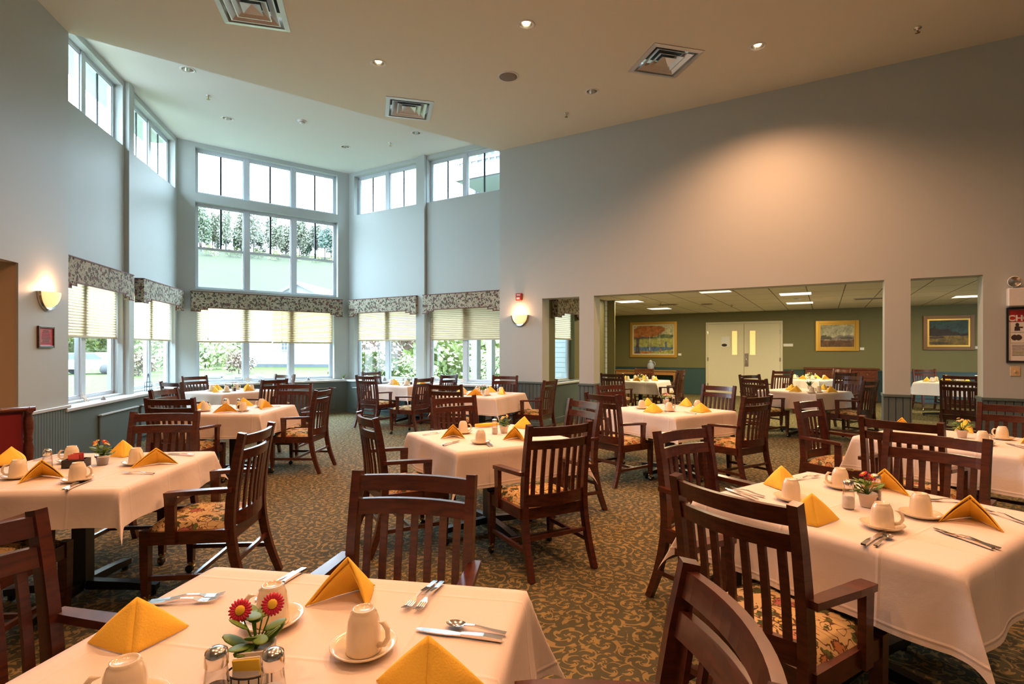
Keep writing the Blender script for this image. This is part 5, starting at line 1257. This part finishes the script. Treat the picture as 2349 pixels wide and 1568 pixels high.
gnd = b.done('ground_lawn', [M['lawn'], M['meadow']]); struct(gnd)
def crown_mesh(seed, n, leaf, rx, rz, lumps=9):
    random.seed(seed); b = B(); cs = [(random.uniform(-.5, .5)*rx*1.2, random.uniform(-.5, .5)*rx*1.2, random.uniform(-.35, .6)*rz, random.uniform(.35, .6)) for _ in range(lumps)]
    for k in range(n):
        cx_, cy_, cz_, s_ = random.choice(cs); d = Vector((random.gauss(0, 1), random.gauss(0, 1), random.gauss(0, 1))).normalized()*random.uniform(.55, 1.0)*s_
        p = Vector((cx_+d.x*rx, cy_+d.y*rx, cz_+d.z*rz)); l_ = leaf*random.uniform(.6, 1.3)
        a = Vector((random.gauss(0, 1), random.gauss(0, 1), random.gauss(0, 1))).normalized(); c_ = a.orthogonal().normalized()
        b.poly([p+a*l_*.5, p+c_*l_*.3, p-a*l_*.5, p-c_*l_*.3])
    return b
def trunk_mesh(h, r_, br):
    b = B(); b.tube([(0, 0, -.3), (.02*h, 0, h*.5), (0, .01*h, h)], [r_, r_*.7, r_*.25], 7)
    for k in range(br):
        a = k*2.4; z = h*(.35+.5*k/br); b.tube([(0, 0, z), (math.cos(a)*h*.12, math.sin(a)*h*.12, z+h*.12), (math.cos(a)*h*.2, math.sin(a)*h*.2, z+h*.26)], [r_*.35, r_*.22, r_*.08], 5)
    return b
protos = []
for s_, (n, leaf, rx, rz, h, mi, nm, lb, cat) in enumerate(((2600, .56, 2.3, 4.4, 9.5, 0, 'hill_tree', 'pale leafy tree on the hill', 'tree'), (2600, .56, 2.3, 4.6, 9.5, 1, 'hill_tree', 'green leafy tree on the hill', 'tree'), (1100, .44, 2.2, 4.6, 10.5, 0, 'hill_tree', 'thin sparse tree on the hill', 'tree'), (2600, .54, 2.2, 4.0, 8.0, 2, 'hill_tree', 'blue green tree on the hill', 'tree'),
        (900, .22, 1.2, 1.1, 1.2, 3, 'garden_shrub', 'bright green shrub in the garden', 'shrub'), (800, .2, 1.1, 1.2, 1.3, 4, 'garden_shrub', 'russet shrub in the garden', 'shrub'))):
    t = thing(nm, lb, cat, (0, 0, -50)); cr = crown_mesh(50+s_, n, leaf, rx, rz).done('crown', M['tl'][mi], t); cr.location = (0, 0, h*.5)
    trunk_mesh(h*.95, h*.016+.02, 9).done('trunk', M['bark'], t); freeze(t); protos.append([t, lb, cat, False])
tn = [0]
def plant_out(k, x, y, s_, where, grp):
    t, lb, cat, used = protos[k]; z = min(hgt(x, y), 19.6)-.05 if math.hypot(x+3, y) > 58 else GZ; lab = lb+where
    if not used: t.location = (x, y, z); t.rotation_euler = (0, 0, random.uniform(0, 6)); t['label'] = lab; t['group'] = grp; protos[k][3] = True; o = t
    else: o = dup(t, (x, y, z), random.uniform(0, 6), lab, grp)
    o.scale = (s_*(.8 if k < 4 else 1), s_*(.8 if k < 4 else 1), s_)
# the wood on top of the hill
HT = ' seen in the upper central window'
gi = 0
for row_, (rr, n) in enumerate(((103, 12), (108, 12), (113, 13), (118, 13))):
    for k in range(n):
        a = R(-38+row_*1.3+k*(27/n)+random.uniform(-.3, .3)); kk = random.choice([0, 0, 1, 2, 3, 1, 2])
        plant_out(kk, -3+rr*math.sin(a), rr*math.cos(a), random.uniform(.66, .95), HT, ['pale hill trees', 'green hill trees', 'sparse hill trees', 'blue green hill trees'][kk])
for k in range(16):   # undergrowth along the edge of the wood
    a = R(-39+k*1.85); plant_out(4, -3+100*math.sin(a), 100*math.cos(a), random.uniform(.95, 1.1), ', low at the edge of the hill wood', 'hill undergrowth')
# shrubs behind the windows
for k_, px, d, s_ in ((4, 470, 44, 1.8), (5, 548, 36, .9), (4, 520, 53, 2.0), (4, 838, 20, 1.0), (5, 862, 30, 1.5), (5, 925, 38, 1.9), (4, 945, 22, .9), (4, 1004, 26, 1.6), (4, 1052, 34, 2.0), (4, 1120, 42, 2.5), (4, 1147, 24, 1.1), (4, 190, 54, 2.4), (4, 345, 40, 1.6), (4, 270, 60, 2.2), (5, 318, 33, .9)):
    x = (px-1174.5)/1225*d
    plant_out(k_, x, d, s_, ' beyond the bay windows', 'bright garden shrubs' if k_ == 4 else 'russet garden shrubs')
# white barn
t = thing('white_barn', 'white barn across the lawn seen through the central window', 'barn', (-20.0, 50.0, GZ), R(-6))
b = B(); b.box(-5.2, 5.2, 0, 9, .25, 5.0); b.done('walls', M['barn'], t)
b = B(); b.prism([(-5.6, 4.9), (0, 8.0), (5.6, 4.9), (0, 7.7)], lambda x, z: (x, -.4, z), lambda x, z: (x, 9.4, z)); b.prism([(-5.2, 5), (5.2, 5), (0, 7.8)], lambda x, z: (x, 0, z), lambda x, z: (x, 9, z), 1); b.done('roof', [M['stone'], M['barn']], t)
b = B(); b.box(-5.2, 5.2, .02, 8.9, 0, .25); b.done('footing', M['winglass'], t)
w = B(); w.box(-1.7, -1.0, -.06, .02, 1.55, 2.4); w = w.done('window', M['white'], t)
b = B(); b.box(-1.62, -1.38, -.08, -.05, 1.63, 1.95); b.box(-1.32, -1.08, -.08, -.05, 1.63, 1.95); b.box(-1.62, -1.38, -.08, -.05, 2.0, 2.32); b.box(-1.32, -1.08, -.08, -.05, 2.0, 2.32); b.done('pane', M['winglass'], w)
# stones of the garden bed
for k in range(7):
    px = 490+17*k; d = 30+1.5*math.sin(k*2.1); b = B(); b.blob((0, 0, 0), (random.uniform(.3, .5), .3, random.uniform(.14, .24)), 0, 2)
    for v_ in b.bm.verts: v_.co *= random.uniform(.9, 1.1)
    o = b.done('garden_stone', M['stone'], None, False, ((px-1174.5)/1225*d, d, GZ+.08)); tag(o, 'pale garden stone in the bed before the white barn', 'stone', 'stones of the garden bed')
# parked car beyond the left window
def car(x, y, z, rz, lab):
    t = thing('parked_car', lab, 'car', (x, y, z), rz)
    prof = [(-2.15, .35), (-2.2, .75), (-2.0, .95), (-1.45, 1.0), (-.9, 1.42), (.75, 1.45), (1.35, 1.02), (2.0, .92), (2.2, .7), (2.18, .35)]
    b = B(); b.prism(prof, lambda u, w: (u, -.85, w), lambda u, w: (u, .85, w)); b.done('body', M['car'], t)
    b = B(); b.prism([(-1.35, 1.0), (-.86, 1.36), (.70, 1.39), (1.22, 1.0)], lambda u, w: (u, -.865, w), lambda u, w: (u, .865, w)); b.done('side_windows', M['winglass'], t)
    for u in (-1.35, 1.35):
        for s_ in (-.8, .8):
            b = B(); mt = Matrix.Translation((u, s_, .33)) @ Matrix.Rotation(R(90), 4, 'X'); b.lathe([(0, -.1), (.33, -.1), (.33, .1), (0, .1)], 18, mtx=mt); b.done('wheel', M['tyre'], t)
car((205-1174.5)/1225*36, 36, GZ, R(12), 'silver car parked beyond the left bay window')
# building wing on the right outside: upper storey on porch columns with a balcony
WU = 2.9
b = B(); b.box(.0, 14.0, 0, 5.6, 2.62, 9.0); o = FM_o = fq.put(b, 'wall_wing_upper', M['sidingw']); struct(o)
b = B(); b.box(-.06, .12, -.06, .12, 2.6, 9.0); struct(fq.put(b, 'trim_60', M['extwhite']))
t = thing('balcony', 'white balcony on the pale clapboard wing seen through the right high window', 'balcony', fq.p(0, 0, 0), fq.a)
b = B(); b.box(.55, 4.4, -1.5, 0, 5.36, 5.68); b.done('deck_fascia', M['extwhite'], t)
b = B(); b.box(.62, 4.3, -1.42, 0, 5.33, 5.37); b.done('deck_underside', M['soffit'], t)
b = B(); b.box(.55, 4.4, -1.47, -1.39, 6.68, 6.76); b.box(.55, 4.4, -1.46, -1.40, 5.76, 5.82); b.done('handrail', M['extwhite'], t)
for k in range(22):
    u = .62+.17*k; b = B(); b.box(u-.022, u+.022, -1.45, -1.41, 5.66, 6.7); b.done('baluster', M['extwhite'], t)
for px, dd, l in ((1092, .6, 'left white porch column outside the right bay window'), (1126, 1.7, 'right white porch column outside the right bay window')):
    kx = (px-1174.5)/1225; o_ = mo+nM*(3.3+dd); s_ = (o_.x*nM.x+o_.y*nM.y)/(kx*nM.x+nM.y)
    t = thing('porch_column', l, 'column', (kx*s_, s_, GZ), fq.a, 'porch columns')
    b = B(); b.box(-.10, .10, -.10, .10, .25, 2.65, bev=.01); b.done('shaft', M['extwhite'], t)
    b = B(); b.box(-.14, .14, -.14, .14, 0, .27, bev=.01); b.done('base', M['extwhite'], t)
    b = B(); b.box(-.14, .14, -.14, .14, 2.65, 2.86, bev=.01); b.done('capital', M['extwhite'], t)
b = B(); b.box(-.1, 2.2, .1, 5.4, GZ-.2, GZ+.08); struct(fq.put(b, 'floor_porch', M['stone']))
# eave along the left side of the bay
b = B(); b.box(-.4, 4.4, .2, .62, 5.33, 5.45); struct(FL.put(b, 'trim_61', M['soffit']))
# wire garden chair on the lawn
t = thing('garden_chair', 'thin black wire garden chair on the lawn outside the left bay window', 'chair', (-9.1, 9.85, GZ), R(40))
b = B(); b.tube([(-.2, .2, 0), (-.2, .2, .45), (-.2, -.2, .45), (-.22, -.28, .9), (0, -.30, .98), (.22, -.28, .9), (.2, -.2, .45), (.2, .2, .45), (.2, .2, 0)], .011, 6); b.done('frame', M['black'], t)
b = B(); b.tube([(-.2, -.2, 0), (-.2, -.2, .45)], .011, 6); b.tube([(.2, -.2, 0), (.2, -.2, .45)], .011, 6); b.done('rear_leg', M['black'], t)
b = B()
for k in range(5): b.tube([(-.2, -.18+.09*k, .45), (.2, -.18+.09*k, .45)], .006, 5); 
for k in range(3): b.tube([(-.2, -.22-.02*k, .56+.12*k), (.2, -.22-.02*k, .56+.12*k)], .006, 5)
b.done('slat', M['black'], t)
